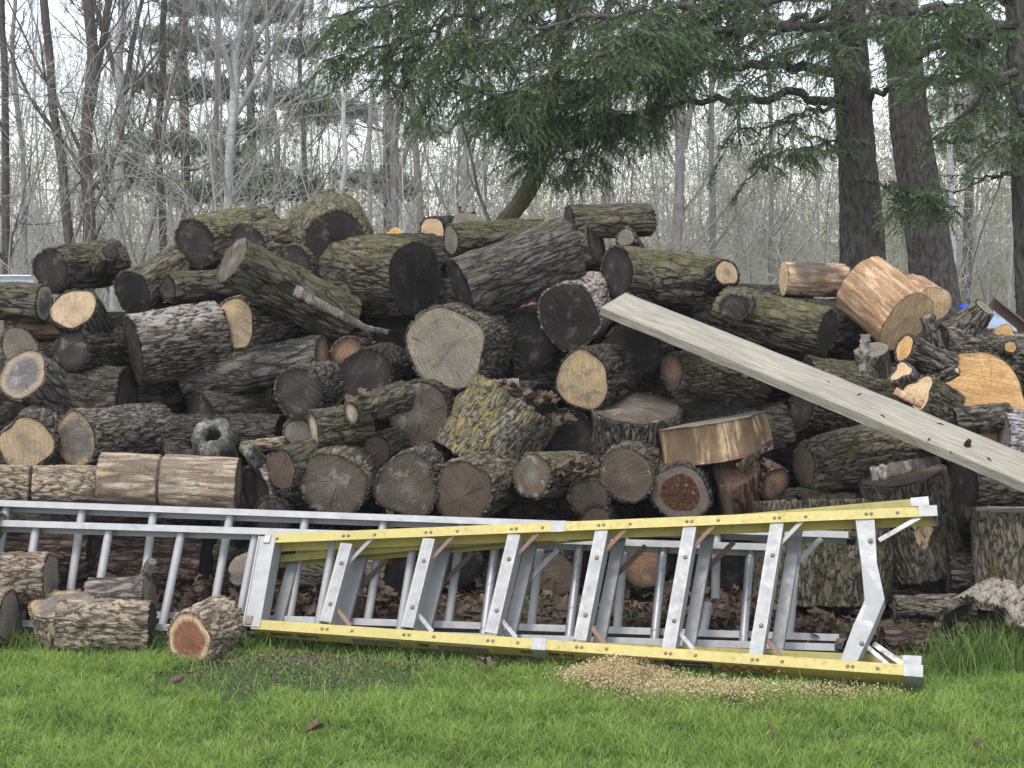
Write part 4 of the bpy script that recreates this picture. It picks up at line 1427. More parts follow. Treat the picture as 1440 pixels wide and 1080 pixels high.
# ---- the grey plank
def plank():
    k = NT('weathered_plank')
    P = k.coord()
    Pl = k.coord(scale=(1.2, 22, 22))
    g = k.noise(Pl, 6, 4, .65, .4)
    b = k.noise(P, 3, 3)
    s = k.noise(P, 60, 3, .7)
    c = k.mix(k.mr(g, .3, .7), (.235, .21, .165), (.455, .415, .335))
    c = k.mix(k.mr(b, .4, .7, 0, .45), c, (.29, .26, .205))
    c = k.mix(k.mr(s, .62, .75, 0, .6), c, (.2, .185, .16))
    fx = k.noise(k.coord(scale=(.8, 30, 30)), 9, 2, .5)
    c = k.mix(k.mr(fx, .64, .7, 0, .5), c, (.17, .155, .13))
    kn = k.noise(k.coord(scale=(2.4, 9, 9)), 1.6, 2, .5)
    c = k.mix(k.mr(kn, .64, .7, 0, .55), c, (.2, .165, .12))
    st_ = k.noise(P, 1.4, 4, .65)
    c = k.mix(k.mr(st_, .5, .68, 0, .5), c, (.25, .235, .2))
    k.color(c)
    k.bump(k.math('ADD', g, s), .6, .005)
    A = at(845, 431, 6.72)
    Bp = at(1560, 726, 5.45)
    wv = at(880, 410, 6.9) - A
    L = np.linalg.norm(Bp - A)
    x = unit(Bp - A)
    y = unit(wv - x * (wv @ x) * 1.0)
    z = np.cross(x, y)
    skew = wv @ x
    Wd = np.linalg.norm(wv - x * skew)
    Wd = max(Wd, .2)
    th = .044
    nx, ny = 120, 14
    V = []
    for side in (0, 1):
        for i in range(nx):
            for j in range(ny):
                s_ = i / (nx - 1)
                t_ = j / (ny - 1)
                ed = .004 if (j in (0, ny - 1) or i in (0, nx - 1)) else 0
                V.append((skew * t_ * (1 - s_) + s_ * L, t_ * Wd, -side * th + (-ed if side == 0 else ed)))
    V = np.array(V)
    V[:, 2] += .0022 * perlin(V * np.array([5, 60, 1]), 4) + .004 * np.sin(V[:, 0] * 2)
    V[:, 1] += .004 * perlin(V * np.array([9, 0, 30]), 6)
    i = np.arange(nx - 1)[:, None] * ny
    j = np.arange(ny - 1)[None, :]
    q = np.stack([i + j, i + ny + j, i + ny + j + 1, i + j + 1], -1).reshape(-1, 4)
    N = nx * ny
    E = []
    kk = np.arange(nx - 1) * ny
    E.append(np.stack([kk, kk + N, kk + ny + N, kk + ny], -1))
    E.append(np.stack([kk + ny - 1, kk + 2 * ny - 1, kk + 2 * ny - 1 + N, kk + ny - 1 + N], -1))
    kk = np.arange(ny - 1)
    E.append(np.stack([kk, kk + 1, kk + 1 + N, kk + N], -1))
    kk = kk + (nx - 1) * ny
    E.append(np.stack([kk, kk + N, kk + 1 + N, kk + 1], -1))
    o = ob('plank', mk_mesh('plank', V, [q, q[:, ::-1] + N] + E, k.m, True))
    M = Matrix(((x[0], y[0], z[0], A[0]), (x[1], y[1], z[1], A[1]), (x[2], y[2], z[2], A[2]), (0, 0, 0, 1)))
    o.matrix_world = M
    me = o.data
    me.polygons.foreach_set('use_smooth', np.concatenate([np.ones(2 * len(q), bool), np.zeros(len(me.polygons) - 2 * len(q), bool)]))
    tag(o, 'long weathered grey plank slanting down across the right side of the log pile', 'plank')
    # little slivers and old bent nails on its top
    Mi = np.array(M.inverted())
    px = [(1208, 556, 14, .6), (1241, 586, 12, .5), (1322, 597, 10, .4), (1306, 619, 11, .6), (1337, 637, 8, .3), (1390, 646, 9, .4), (1165, 538, 9, .3)]
    for (xx, yy, sz, h) in px:
        c = on_plane(xx, yy, A, z)
        lc = (Mi @ np.array([*c, 1]))[:3]
        mb = MB()
        d = np.array([math.cos(sz), math.sin(sz) * .8, 0])
        Lp = sz * .0016
        pts = [lc - d * Lp + [0, 0, .0005], lc + [0, 0, .003 + .005 * h], lc + d * Lp * .9 + [0, 0, .003]]
        mb.tube(pts, [.0015, .0035, .001], 6)
        mb.build('sliver', MAT['b_drift'], o)
    c = on_plane(1360, 627, A, z)
    lc = (Mi @ np.array([*c, 1]))[:3]
    mb = MB()
    mb.tube([lc, lc + [0, 0, .012], lc + [.004, .0, .026]], [.014, .012, .009], 7)
    mb.build('wood_plug', MAT['b_rotbrown'], o)


plank()


# ---- odds and ends behind the pile
def rod(name, p, q, a, wa, wb, mat, label, cat):
    c = (p + q) / 2
    mb = MB()
    d = unit(q - p)
    b = unit(np.cross(d, a))
    a = np.cross(b, d)
    # angle section: two leaves
    mb.bar(p - c, q - c, a, b, wa, wb * .2, .1)
    mb.bar(p - c + a * (wa / 2) + b * (wb / 2 - wb * .1), q - c + a * (wa / 2) + b * (wb / 2 - wb * .1), b, a, wb, wa * .1, .1)
    o = mb.build(name, MAT[mat])
    o.location = c
    tag(o, label, cat)


rod('iron_bar', at(1394, 424, 7.35), at(1520, 525, 7.0), np.array([0, .3, 1]), .05, .05, 'rust_iron', 'dark rusty iron bar slanting down at the right edge behind the pile', 'iron bar')
rod('metal_strip', at(-140, 398, 8.3), at(47, 399, 8.2), np.array([0, .6, 1]), .05, .05, 'sheet_silver', 'bright silver metal strip at the left edge, above the mossy log', 'metal strip')


def sheet(name, corners, mat, label, cat, seed, amp=.03, th=.006):
    n = 24
    a, b, c, d = [np.asarray(p) for p in corners]
    s, t = np.meshgrid(np.linspace(0, 1, n), np.linspace(0, 1, n))
    s, t = s.ravel()[:, None], t.ravel()[:, None]
    V = a * (1 - s) * (1 - t) + b * s * (1 - t) + c * s * t + d * (1 - s) * t
    nn = unit(np.cross(b - a, d - a))
    V = V + nn * (amp * perlin(V * 9, seed) + amp * .5 * perlin(V * 22, seed + 1))[:, None]
    V2 = V + nn * th
    i = np.arange(n - 1)[:, None] * n + np.arange(n - 1)[None, :]
    q = np.stack([i, i + 1, i + n + 1, i + n], -1).reshape(-1, 4)
    N = n * n
    ring = np.concatenate([np.arange(n - 1), np.arange(n - 1) * n + n - 1, (N - 1) - np.arange(n - 1), (n - 1 - np.arange(n - 1)) * n])
    rn = np.roll(ring, -1)
    e = np.stack([ring, rn, rn + N, ring + N], -1)
    cc = V.mean(0)
    o = ob(name, mk_mesh(name, np.vstack([V, V2]) - cc, [q, q[:, ::-1] + N, e], MAT[mat], True))
    o.location = cc
    tag(o, label, cat)


sheet('tarp', [at(1374, 480, 7.42), at(1436, 485, 7.35), at(1424, 444, 7.5), at(1396, 428, 7.5)], 'tarp_grey', 'crumpled grey blue tarp behind the forked log, under the rusty bar', 'tarp', 3)
sheet('plastic_scrap', [at(1352, 448, 7.5), at(1372, 444, 7.45), at(1374, 426, 7.5), at(1350, 428, 7.5)], 'blue_plastic', 'small bright blue plastic scrap behind the forked log', 'plastic', 8, .02)

# ------------------------------------------------------------------ trees
def wood_mat(name, a, b, scale=30, moss=0, stretch=.25, moss_col=(.13, .14, .04)):
    k = NT(name)
    P = k.coord(scale=(1, 1, stretch))
    n1 = k.noise(P, scale, 4, .7)
    n2 = k.noise(k.coord(), 3, 3)
    c = k.mix(k.mr(n1, .3, .7), a, b)
    c = k.mix(k.mr(n2, .4, .7, 0, .4), c, tuple(q * .6 for q in b))
    if moss:
        n3 = k.noise(k.coord(), 9, 4, .7)
        c = k.mix(k.mr(n3, .55 - moss * .2, .62 - moss * .15, 0, .85), c, moss_col)
    k.color(c)
    k.bump(n1, .6, .01)
    MAT[name] = k.m
    return k.m


wood_mat('t_dark', (.06, .05, .042), (.15, .13, .115))
wood_mat('t_grey', (.17, .155, .14), (.3, .28, .26))
wood_mat('t_pale', (.33, .32, .29), (.56, .55, .51), 16, 0, 1.6)
wood_mat('t_twig', (.17, .155, .135), (.31, .285, .25))
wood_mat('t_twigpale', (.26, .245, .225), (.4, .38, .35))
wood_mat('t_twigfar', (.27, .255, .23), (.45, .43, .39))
wood_mat('t_twigdark', (.09, .078, .068), (.18, .16, .145))
wood_mat('t_spruce', (.036, .031, .027), (.145, .13, .116), 40, 0, .4)
wood_mat('t_mossy', (.1, .085, .06), (.2, .175, .13), 30, .7, .25, (.1, .092, .045))


def leaf_mat(name, a, b, tip=None, trans=.25):
    k = NT(name)
    v = k.attr('v')
    c = k.mix(v, a, b)
    k.color(c)
    k.b.inputs['Roughness'].default_value = .6
    k.b.inputs['Specular IOR Level'].default_value = .3
    if trans:
        tr = k.n('ShaderNodeBsdfTranslucent')
        k.put(tr.inputs['Color'], c)
        mx = k.n('ShaderNodeMixShader')
        mx.inputs[0].default_value = trans
        k.ln(k.b.outputs[0], mx.inputs[1])
        k.ln(tr.outputs[0], mx.inputs[2])
        k.ln(mx.outputs[0], k.t.nodes['Material Output'].inputs['Surface'])
    MAT[name] = k.m
    return k.m


leaf_mat('f_spruce', (.066, .094, .052), (.28, .37, .17), trans=.2)
leaf_mat('f_pine', (.09, .13, .085), (.2, .26, .15))
leaf_mat('f_bud', (.26, .265, .12), (.44, .45, .22), trans=.4)

RS = np.random.RandomState(12)


def rand_unit(n):
    v = RS.normal(size=(n, 3))
    return v / np.linalg.norm(v, axis=1, keepdims=True)


def tubes(P, R, k=3):
    """P (N,m,3), R (N,m) -> vertices, quads"""
    N, m, _ = P.shape
    t = np.gradient(P, axis=1)
    t /= np.maximum(np.linalg.norm(t, axis=2, keepdims=True), 1e-9)
    ref = np.broadcast_to(np.array([.37, .81, .45]), t.shape)
    a = np.cross(t, ref)
    a /= np.maximum(np.linalg.norm(a, axis=2, keepdims=True), 1e-6)
    b = np.cross(t, a)
    th = np.arange(k) * 2 * math.pi / k
    V = P[:, :, None, :] + R[:, :, None, None] * (a[:, :, None, :] * np.cos(th)[:, None] + b[:, :, None, :] * np.sin(th)[:, None])
    base = (np.arange(N) * m * k)[:, None, None]
    i = (np.arange(m - 1) * k)[None, :, None]
    j = np.arange(k)[None, None, :]
    j2 = (j + 1) % k
    Q = np.stack([base + i + j, base + i + j2, base + i + k + j2, base + i + k + j], -1).reshape(-1, 4)
    return V.reshape(-1, 3), Q


def sprout(P, R, nc, ratio, ang, m=5, t0=.15, t1=1.0, up=.25, rr=.5, wig=.12, lmin=0):
    """children of polylines P: nc per parent"""
    N, mm, _ = P.shape
    idx = np.repeat(np.arange(N), nc)
    t = RS.uniform(t0, t1, len(idx))
    f = t * (mm - 1)
    i0 = np.minimum(f.astype(int), mm - 2)
    fr = (f - i0)[:, None]
    pos = P[idx, i0] * (1 - fr) + P[idx, i0 + 1] * fr
    tan = P[idx, i0 + 1] - P[idx, i0]
    tan /= np.maximum(np.linalg.norm(tan, axis=1, keepdims=True), 1e-9)
    rad = (R[idx, i0] * (1 - fr[:, 0]) + R[idx, i0 + 1] * fr[:, 0])
    Lp = np.linalg.norm(np.diff(P, axis=1), axis=2).sum(1)[idx]
    q = rand_unit(len(idx))
    q -= tan * (q * tan).sum(1, keepdims=True)
    q /= np.maximum(np.linalg.norm(q, axis=1, keepdims=True), 1e-9)
    a = np.radians(RS.uniform(ang[0], ang[1], len(idx)))[:, None]
    d = tan * np.cos(a) + q * np.sin(a)
    d[:, 2] += up
    d /= np.linalg.norm(d, axis=1, keepdims=True)
    L = np.maximum(Lp * ratio * RS.uniform(.5, 1.15, len(idx)) * (1.15 - .6 * t), lmin)
    C_ = np.zeros((len(idx), m, 3))
    C_[:, 0] = pos
    for s in range(1, m):
        d = d + RS.normal(size=d.shape) * wig
        d[:, 2] += up * .18
        d /= np.linalg.norm(d, axis=1, keepdims=True)
        C_[:, s] = C_[:, s - 1] + d * (L / (m - 1))[:, None]
    r0 = np.minimum(rad * rr, L * .018 + .0015)
    Rr = r0[:, None] * np.linspace(1, .35, m)[None, :]
    return C_, Rr


def trunk_mesh(pts, radii, nth=28, step=.05, kind='fine', seed=1, amp=.04, rough=1.0):
    pts = np.asarray(pts, float)
    L = np.concatenate([[0], np.cumsum(np.linalg.norm(np.diff(pts, axis=0), axis=1))])
    n = max(6, int(L[-1] / step))
    s = np.linspace(0, L[-1], n)
    # smooth through the points
    X = np.stack([np.interp(s, L, pts[:, c]) for c in range(3)], 1)
    ker = np.hanning(max(5, int(.5 / step)) | 1)
    ker /= ker.sum()
    pad = len(ker) // 2
    for c in range(3):
        e = np.concatenate([2 * X[0, c] - X[1:pad + 1, c][::-1], X[:, c], 2 * X[-1, c] - X[-pad - 1:-1, c][::-1]])
        X[:, c] = np.convolve(e, ker, 'valid')
    R = np.interp(s, L, radii)
    th = np.arange(nth) * 2 * math.pi / nth
    T, S = np.meshgrid(th, s)
    base = R[:, None] * outline(T, seed, amp, None) * (1 + .06 * perlin(np.stack([np.cos(T).ravel() * 1.3, np.sin(T).ravel() * 1.3, S.ravel() * 2.2], 1), seed).reshape(T.shape))
    h, dep = relief((base * np.cos(T)).ravel(), (base * np.sin(T)).ravel(), S.ravel(), kind, seed)
    rr = base + rough * dep * (h.reshape(T.shape) - .7)
    V = np.stack([X[:, 0][:, None] + rr * np.cos(T), X[:, 1][:, None] + rr * np.sin(T), np.broadcast_to(X[:, 2][:, None], T.shape)], -1).reshape(-1, 3)
    i = np.arange(n - 1)[:, None] * nth
    j = np.arange(nth)[None, :]
    Q = np.stack([i + j, i + (j + 1) % nth, i + nth + (j + 1) % nth, i + nth + j], -1).reshape(-1, 4)
    return V, Q, h, X, R


def join(parts):
    V, Q, n = [], [], 0
    for v, q in parts:
        V.append(v)
        Q.append(q + n)
        n += len(v)
    return np.vstack(V), np.vstack(Q)


def bare_tree(x300, x0, wpx, Y, label, bark='t_grey', twig='t_twig', limbs=16, z0=.8, H=9.0, limbL=2.2, dens=(7, 5), fork=None, name='bare_tree', mid=None, buds=0, up=.3, cat='tree'):
    """a leafless tree whose stem passes the two given photograph columns (at rows 300 and 0)"""
    a, b = at(x300, 300, Y), at(x0, 0, Y)
    d = (b - a) / (b[2] - a[2])
    g = a - d * a[2]
    g[2] = -.05
    mids = []
    if mid is not None:
        mids = [at(mid[0], mid[1], Y)]
        top = b + (b - mids[0]) / (b[2] - mids[0][2]) * (H - b[2]) * .8
        pts = [g, a, mids[0], b, top]
    else:
        top = a + d * (H - a[2])
        top[0] += RS.uniform(-.3, .3)
        pts = [g, a, a + d * 1.6 + np.array([RS.uniform(-.05, .05), 0, 0]), b, top]
    r = wpx / 2 * Y / FPX
    zs = [p[2] for p in pts]
    rad = [r * (1.08 if z < .5 else max(.25, 1 - .62 * z / H)) for z in zs]
    q_ = [pts[0]]
    for A_, B_ in zip(pts[:-1], pts[1:]):
        ns_ = max(2, int((B_[2] - A_[2]) / .6))
        for i_ in range(1, ns_ + 1):
            q_.append(A_ + (B_ - A_) * i_ / ns_ + np.append(RS.normal(size=2) * .035, 0) * (i_ < ns_))
    rad = np.interp([p[2] for p in q_], zs, rad)
    pts = q_
    V, Q, h, X, R = trunk_mesh(pts, rad, 14, .08, 'fine', int(x300) + 3, .05, .6)
    root = empty(name, g)
    Mi = Matrix.Translation([-float(q) for q in g])
    t = ob('trunk', mk_mesh('trunk', V, [Q], MAT[bark], True, {'h': h}), root)
    t.matrix_parent_inverse = Mi
    lines = []
    keep = (X[:, 2] > z0 * .2)
    P0 = X[None, :, :]
    R0 = R[None, :]
    f0 = z0 / H
    stems = [(P0, R0)]
    if fork:
        for fx, fz, fx0 in fork:       # column of the fork, its height row, and the column at row 0
            p = at(fx, fz, Y)
            q = at(fx0, 0, Y + RS.uniform(-.3, .3))
            e = q + (q - p) * .9
            pl_ = np.stack([p + (e - p) * s + np.array([math.sin(s * 5 + fx) * .04, 0, 0]) for s in np.linspace(0, 1, 12)])
            rr = np.linspace(r * .6, r * .2, 12)
            lines.append(tubes(pl_[None], rr[None], 7))
            stems.append((pl_[None], rr[None]))
    leaves = []
    for (P_, R_) in stems:
        main = P_ is P0
        l1, r1 = sprout(P_, R_, limbs if main else max(4, limbs // 2), limbL / (H if main else 4.0), (30, 70), 9, f0 if main else .1, .95, up, .34, .075)
        l2, r2 = sprout(l1, r1, dens[0], .5, (25, 70), 6, .15, 1, .15, .6, .14)
        l3, r3 = sprout(l2, r2, dens[1], .55, (25, 65), 5, .15, 1, .1, .7, .16, .12)
        lines += [tubes(l1, r1, 5), tubes(l2, r2, 3), tubes(l3, np.maximum(r3, .0016), 3)]
        leaves.append(l3)
    V, Q = join(lines)
    c = ob('crown', mk_mesh('crown', V, [Q], MAT[twig], True), root)
    c.matrix_parent_inverse = Mi
    if buds:
        V, T, v = leaf_quads(np.concatenate([q[:, -1] for q in leaves])[:buds * 4], .022, 2)
        o = ob('young_leaves', mk_mesh('young_leaves', V, [T], MAT['f_bud'], False, {'v': v}), root)
        o.matrix_parent_inverse = Mi
    tag(root, label, cat)
    return root


def leaf_quads(pos, size, per=1, spread=.05):
    pos = np.repeat(pos, per, axis=0)
    pos = pos + RS.normal(size=pos.shape) * spread
    n = len(pos)
    a = rand_unit(n)
    b = np.cross(a, rand_unit(n))
    b /= np.maximum(np.linalg.norm(b, axis=1, keepdims=True), 1e-6)
    s = size * RS.uniform(.5, 1.4, n)[:, None]
    V = np.stack([pos - a * s, pos + b * s * .5, pos + a * s, pos - b * s * .5], 1).reshape(-1, 3)
    Q = np.arange(n * 4).reshape(-1, 4)
    return V, Q, np.repeat(RS.uniform(0, 1, n), 4)


# -- bare trees one can tell apart in the wood behind, left to right
bare_tree(8, 2, 13, 17, 'dark thin bare tree at the very left edge of the wood', 't_dark', 't_twigdark', 14)
bare_tree(34, 22, 8, 21, 'thin grey bare sapling just right of the left edge of the wood', 't_grey', 't_twig', 12)
bare_tree(93, 61, 15, 16, 'dark bare tree leaning left, between the left edge and the forked dark trunk', 't_dark', 't_twig', 12, mid=(74, 150))
bare_tree(126, 123, 20, 16, 'tall dark forked tree, thickest trunk in the left part of the wood', 't_dark', 't_twigdark', 14, fork=[(131, 160, 146)], mid=(124, 150))
bare_tree(167, 176, 15, 17, 'tree with a pale whitish lower trunk right of the thick dark forked trunk', 't_pale', 't_twigdark', 14, mid=(170, 140), fork=[(170, 150, 130), (172, 130, 205)])
bare_tree(229, 231, 12, 17.5, 'straight dark slim tree standing above the left peak of logs', 't_dark', 't_twig', 16)
bare_tree(302, 309, 9, 19, 'slim grey sapling just left of the pale many limbed tree', 't_grey', 't_twig', 12)
bare_tree(321, 352, 14, 15.5, 'pale grey many limbed tree with a spreading fan of branches above the left peak', 't_pale', 't_twigpale', 22, z0=1.2, limbL=3.2, mid=(330, 130), fork=[(328, 150, 300), (330, 120, 395), (329, 160, 430)], up=.45)
bare_tree(218, 260, 8, 19.5, 'thin bare sapling leaning right between two dark straight trunks', 't_grey', 't_twig', 12, fork=[(222, 240, 195)])
bare_tree(476, 490, 8, 15, 'slender white birch stem rising behind the thick mossy butt log', 't_pale', 't_twigpale', 9, z0=2.0, limbL=1.6, mid=(482, 160))
bare_tree(556, 572, 13, 18, 'grey tree with two stems spreading apart, under the left end of the spruce foliage', 't_grey', 't_twig', 14, fork=[(564, 250, 640), (562, 270, 540)])
bare_tree(590, 560, 9, 20, 'grey bare tree leaning left, crossing the two stemmed tree', 't_grey', 't_twig', 12)
bare_tree(520, 528, 7, 20, 'thin pale bare sapling between the white birch stem and the two stemmed tree', 't_pale', 't_twigpale', 12)
bare_tree(650, 655, 13, 19, 'white barked tree half hidden under the spruce foliage at the centre', 't_pale', 't_twigpale', 14, buds=500, fork=[(651, 200, 690)])
bare_tree(683, 690, 6, 19, 'thin brown sapling right of the white barked tree at the centre', 't_grey', 't_twig', 14, buds=500)
bare_tree(852, 858, 14, 17, 'grey trunk rising behind the highest log right of the middle', 't_grey', 't_twig', 16, fork=[(854, 250, 905)])
bare_tree(806, 800, 7, 20, 'slim bare stem between the leaning mossy trunk and the grey trunk right of it', 't_grey', 't_twig', 14)
bare_tree(955, 962, 16, 17.5, 'stout grey bare tree in the gap left of the two spruce trunks', 't_grey', 't_twig', 18, z0=.5, fork=[(957, 210, 1000), (956, 240, 925)])
bare_tree(1003, 1000, 10, 19, 'slim grey bare tree just right of the stout grey one', 't_grey', 't_twig', 16, z0=.4)
bare_tree(1085, 1080, 8, 20, 'slim bare tree close to the left side of the dark left spruce trunk', 't_grey', 't_twig', 16, z0=.4)
bare_tree(1338, 1345, 10, 19, 'pale birch stem showing between the right spruce trunk and the right edge', 't_pale', 't_twigpale', 12, z0=.5, limbL=1.8)
bare_tree(1385, 1372, 6, 22, 'very thin pale stem near the right edge of the wood', 't_pale', 't_twigpale', 12, z0=.3, buds=400)
bare_tree(430, 425, 8, 19, 'dark thin tree among the pine foliage above the left half of the pile', 't_dark', 't_twigdark', 14)
bare_tree(383, 372, 8, 20, 'thin grey tree among the pine foliage, right of the pale many limbed tree', 't_grey', 't_twig', 14)


# -- the far wood: stems, twigs and young leaves that nobody could count
def far_wood():
    parts = []
    buds = []
    for (n, y0, y1, rad, lim, H0, H1) in ((90, 20, 34, (.008, .02), 9, 2.5, 6), (130, 32, 65, (.014, .05), 9, 6, 15)):
        Y = RS.uniform(y0, y1, n)
        x = RS.uniform(-.42, .42, n) * Y
        H = RS.uniform(H0, H1, n)
        lean = RS.normal(size=(n, 2)) * .11
        m = 7
        s = np.linspace(0, 1, m)
        P = np.zeros((n, m, 3))
        P[:, :, 0] = x[:, None] + lean[:, :1] * H[:, None] * s + .06 * np.sin(s * 6 + x[:, None] * 3)
        P[:, :, 1] = Y[:, None] + lean[:, 1:] * H[:, None] * s
        P[:, :, 2] = H[:, None] * s - .05
        R = RS.uniform(rad[0], rad[1], n)[:, None] * np.linspace(1, .3, m)
        parts.append(tubes(P, R, 5))
        l1, r1 = sprout(P, R, lim, .28, (25, 70), 5, .05, .98, .3, .5, .14)
        l2, r2 = sprout(l1, np.maximum(r1, .004), 6, .55, (25, 65), 4, .15, 1, .12, .65, .16)
        l3, r3 = sprout(l2, np.maximum(r2, .003), 4, .6, (25, 65), 3, .2, 1, .1, .8, .15)
        parts += [tubes(l1, np.maximum(r1, .005), 3), tubes(l2, np.maximum(r2, .0035), 3), tubes(l3, np.maximum(r3, .003), 3)]
        buds.append(l3[:, -1])
    V, Q = join(parts)
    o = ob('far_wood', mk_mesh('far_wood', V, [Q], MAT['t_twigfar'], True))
    tag(o, 'bare grey saplings and twigs of the spring wood far behind the pile', 'wood', kind='stuff')
    b = np.concatenate(buds)
    clump = perlin(b * np.array([.35, .2, .5]), 4) > .0
    low = RS.uniform(size=len(b)) < np.clip(1.25 - b[:, 2] / 6.5, .06, 1)
    b = b[(clump | (b[:, 0] > b[:, 1] * .2)) & low & (RS.uniform(size=len(b)) < np.where(b[:, 0] < -b[:, 1] * .14, .35, 1))]
    V, Q, v = leaf_quads(b, .023, 9, .16)
    o = ob('young_leaves', mk_mesh('young_leaves', V, [Q], MAT['f_bud'], False, {'v': v}))
    tag(o, 'haze of tiny yellow green spring leaves in the far wood', 'leaves', kind='stuff')


far_wood()


def wood_edge():
    """the far side of the wood, where stems close up"""
    n = 420
    Y = RS.uniform(58, 82, n)
    x = RS.uniform(-.44, .44, n) * Y
    H = 2.0 + 5.5 * RS.uniform(size=n) ** 2.6
    m = 6
    s = np.linspace(0, 1, m)
    d = RS.normal(size=(n, 2)) * .16
    P = np.zeros((n, m, 3))
    P[:, :, 0] = x[:, None] + d[:, :1] * H[:, None] * s ** 1.4
    P[:, :, 1] = Y[:, None] + d[:, 1:] * H[:, None] * s
    P[:, :, 2] = H[:, None] * s - .05
    R = RS.uniform(.018, .05, n)[:, None] * np.linspace(1, .35, m)
    l1, r1 = sprout(P, R, 7, .42, (25, 75), 4, .05, 1, .2, .6, .16)
    l2, r2 = sprout(l1, r1, 4, .6, (25, 70), 3, .1, 1, .1, .8, .16)
    V, Q = join([tubes(P, R, 4), tubes(l1, np.maximum(r1, .012), 3), tubes(l2, np.maximum(r2, .009), 3)])
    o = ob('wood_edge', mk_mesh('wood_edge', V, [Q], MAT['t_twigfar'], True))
    tag(o, 'closed grey thicket at the far edge of the wood', 'wood', kind='stuff')
    b = l2[:, -1]
    b = b[perlin(b * np.array([.2, .1, .5]), 7) > -.15]
    V, Q, v = leaf_quads(b, .05, 3, .25)
    tag(ob('edge_leaves', mk_mesh('edge_leaves', V, [Q], MAT['f_bud'], False, {'v': v})), 'pale spring leaves on the far edge of the wood', 'leaves', kind='stuff')


wood_edge()


def brush():
    """thicket of arching twigs behind the pile"""
    n = 400
    Y = np.concatenate([RS.uniform(11, 19, 85), RS.uniform(19, 62, n - 85)])
    x = RS.uniform(-.4, .4, n) * Y
    H = np.concatenate([RS.uniform(1.0, 3.2, 85), RS.uniform(1.6, 3.9, n - 85)])
    m = 7
    s = np.linspace(0, 1, m)
    d = RS.normal(size=(n, 2)) * .4
    P = np.zeros((n, m, 3))
    P[:, :, 0] = x[:, None] + d[:, :1] * H[:, None] * s ** 1.7
    P[:, :, 1] = Y[:, None] + d[:, 1:] * H[:, None] * s ** 1.7
    P[:, :, 2] = H[:, None] * np.sin(s * 1.35) - .03
    R = RS.uniform(.006, .013, n)[:, None] * np.linspace(1, .3, m)
    parts = [tubes(P, R, 4)]
    l1, r1 = sprout(P, R, 9, .45, (20, 70), 5, .1, 1, .15, .6, .16)
    l2, r2 = sprout(l1, r1, 6, .5, (20, 70), 4, .1, 1, .08, .7, .18)
    parts += [tubes(l1, np.maximum(r1, .003), 3), tubes(l2, np.maximum(r2, .0022), 3)]
    V, Q = join(parts)
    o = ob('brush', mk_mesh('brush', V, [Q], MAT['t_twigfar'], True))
    tag(o, 'tangle of pale bare brush right behind the log pile', 'brush', kind='stuff')
    b = l2[:, -1]
    b = b[(b[:, 1] > 16) & (perlin(b * np.array([.5, .3, .8]), 17) > -.12)]
    V, Q, v = leaf_quads(b, .02, 4, .12)
    o = ob('brush_leaves', mk_mesh('brush_leaves', V, [Q], MAT['f_bud'], False, {'v': v}))
    tag(o, 'tiny yellow green leaves opening on the low brush', 'leaves', kind='stuff')


brush()


# -- needles
def needles(org, d, L, per=34, nl=.017, nw=.0026, flat=.75):
    """sprigs (origin, direction, length) -> needle triangles"""
    n = len(org)
    s = RS.uniform(0, 1, (n, per))
    p = org[:, None, :] + d[:, None, :] * (L[:, None] * s)[:, :, None]
    p[:, :, 2] -= (s ** 2) * (L[:, None] * .12)
    q = rand_unit(n * per).reshape(n, per, 3)
    q -= d[:, None, :] * (q * d[:, None, :]).sum(2, keepdims=True)
    q /= np.maximum(np.linalg.norm(q, axis=2, keepdims=True), 1e-6)
    nd = d[:, None, :] * .65 + q * .75
    nd /= np.linalg.norm(nd, axis=2, keepdims=True)
    sd = np.cross(nd, d[:, None, :])
    sd /= np.maximum(np.linalg.norm(sd, axis=2, keepdims=True), 1e-6)
    ln = nl * RS.uniform(.7, 1.15, (n, per))[:, :, None]
    V = np.stack([p - sd * nw, p + sd * nw, p + nd * ln], 2).reshape(-1, 3)
    T = np.arange(n * per * 3).reshape(-1, 3)
    v = np.repeat(np.clip(RS.beta(1.6, 3.2, n) + 0, 0, 1), per * 3)
    v = np.clip(v + np.repeat((s.ravel() > .72) * .18, 3), 0, 1)
    return V, T, v


def limb_path(pts, n=26, jit=.02):
    P = np.array([at(*p) for p in pts])
    q = np.concatenate([[0], np.cumsum(np.linalg.norm(np.diff(P, axis=0), axis=1))])
    t = np.linspace(0, q[-1], n)
    X = np.stack([np.interp(t, q, P[:, c]) for c in range(3)], 1)
    for _ in range(3):
        X[1:-1] = (X[:-2] + X[1:-1] * 2 + X[2:]) / 4
    X[1:-1] += RS.normal(size=(n - 2, 3)) * jit
    return X, q[-1]


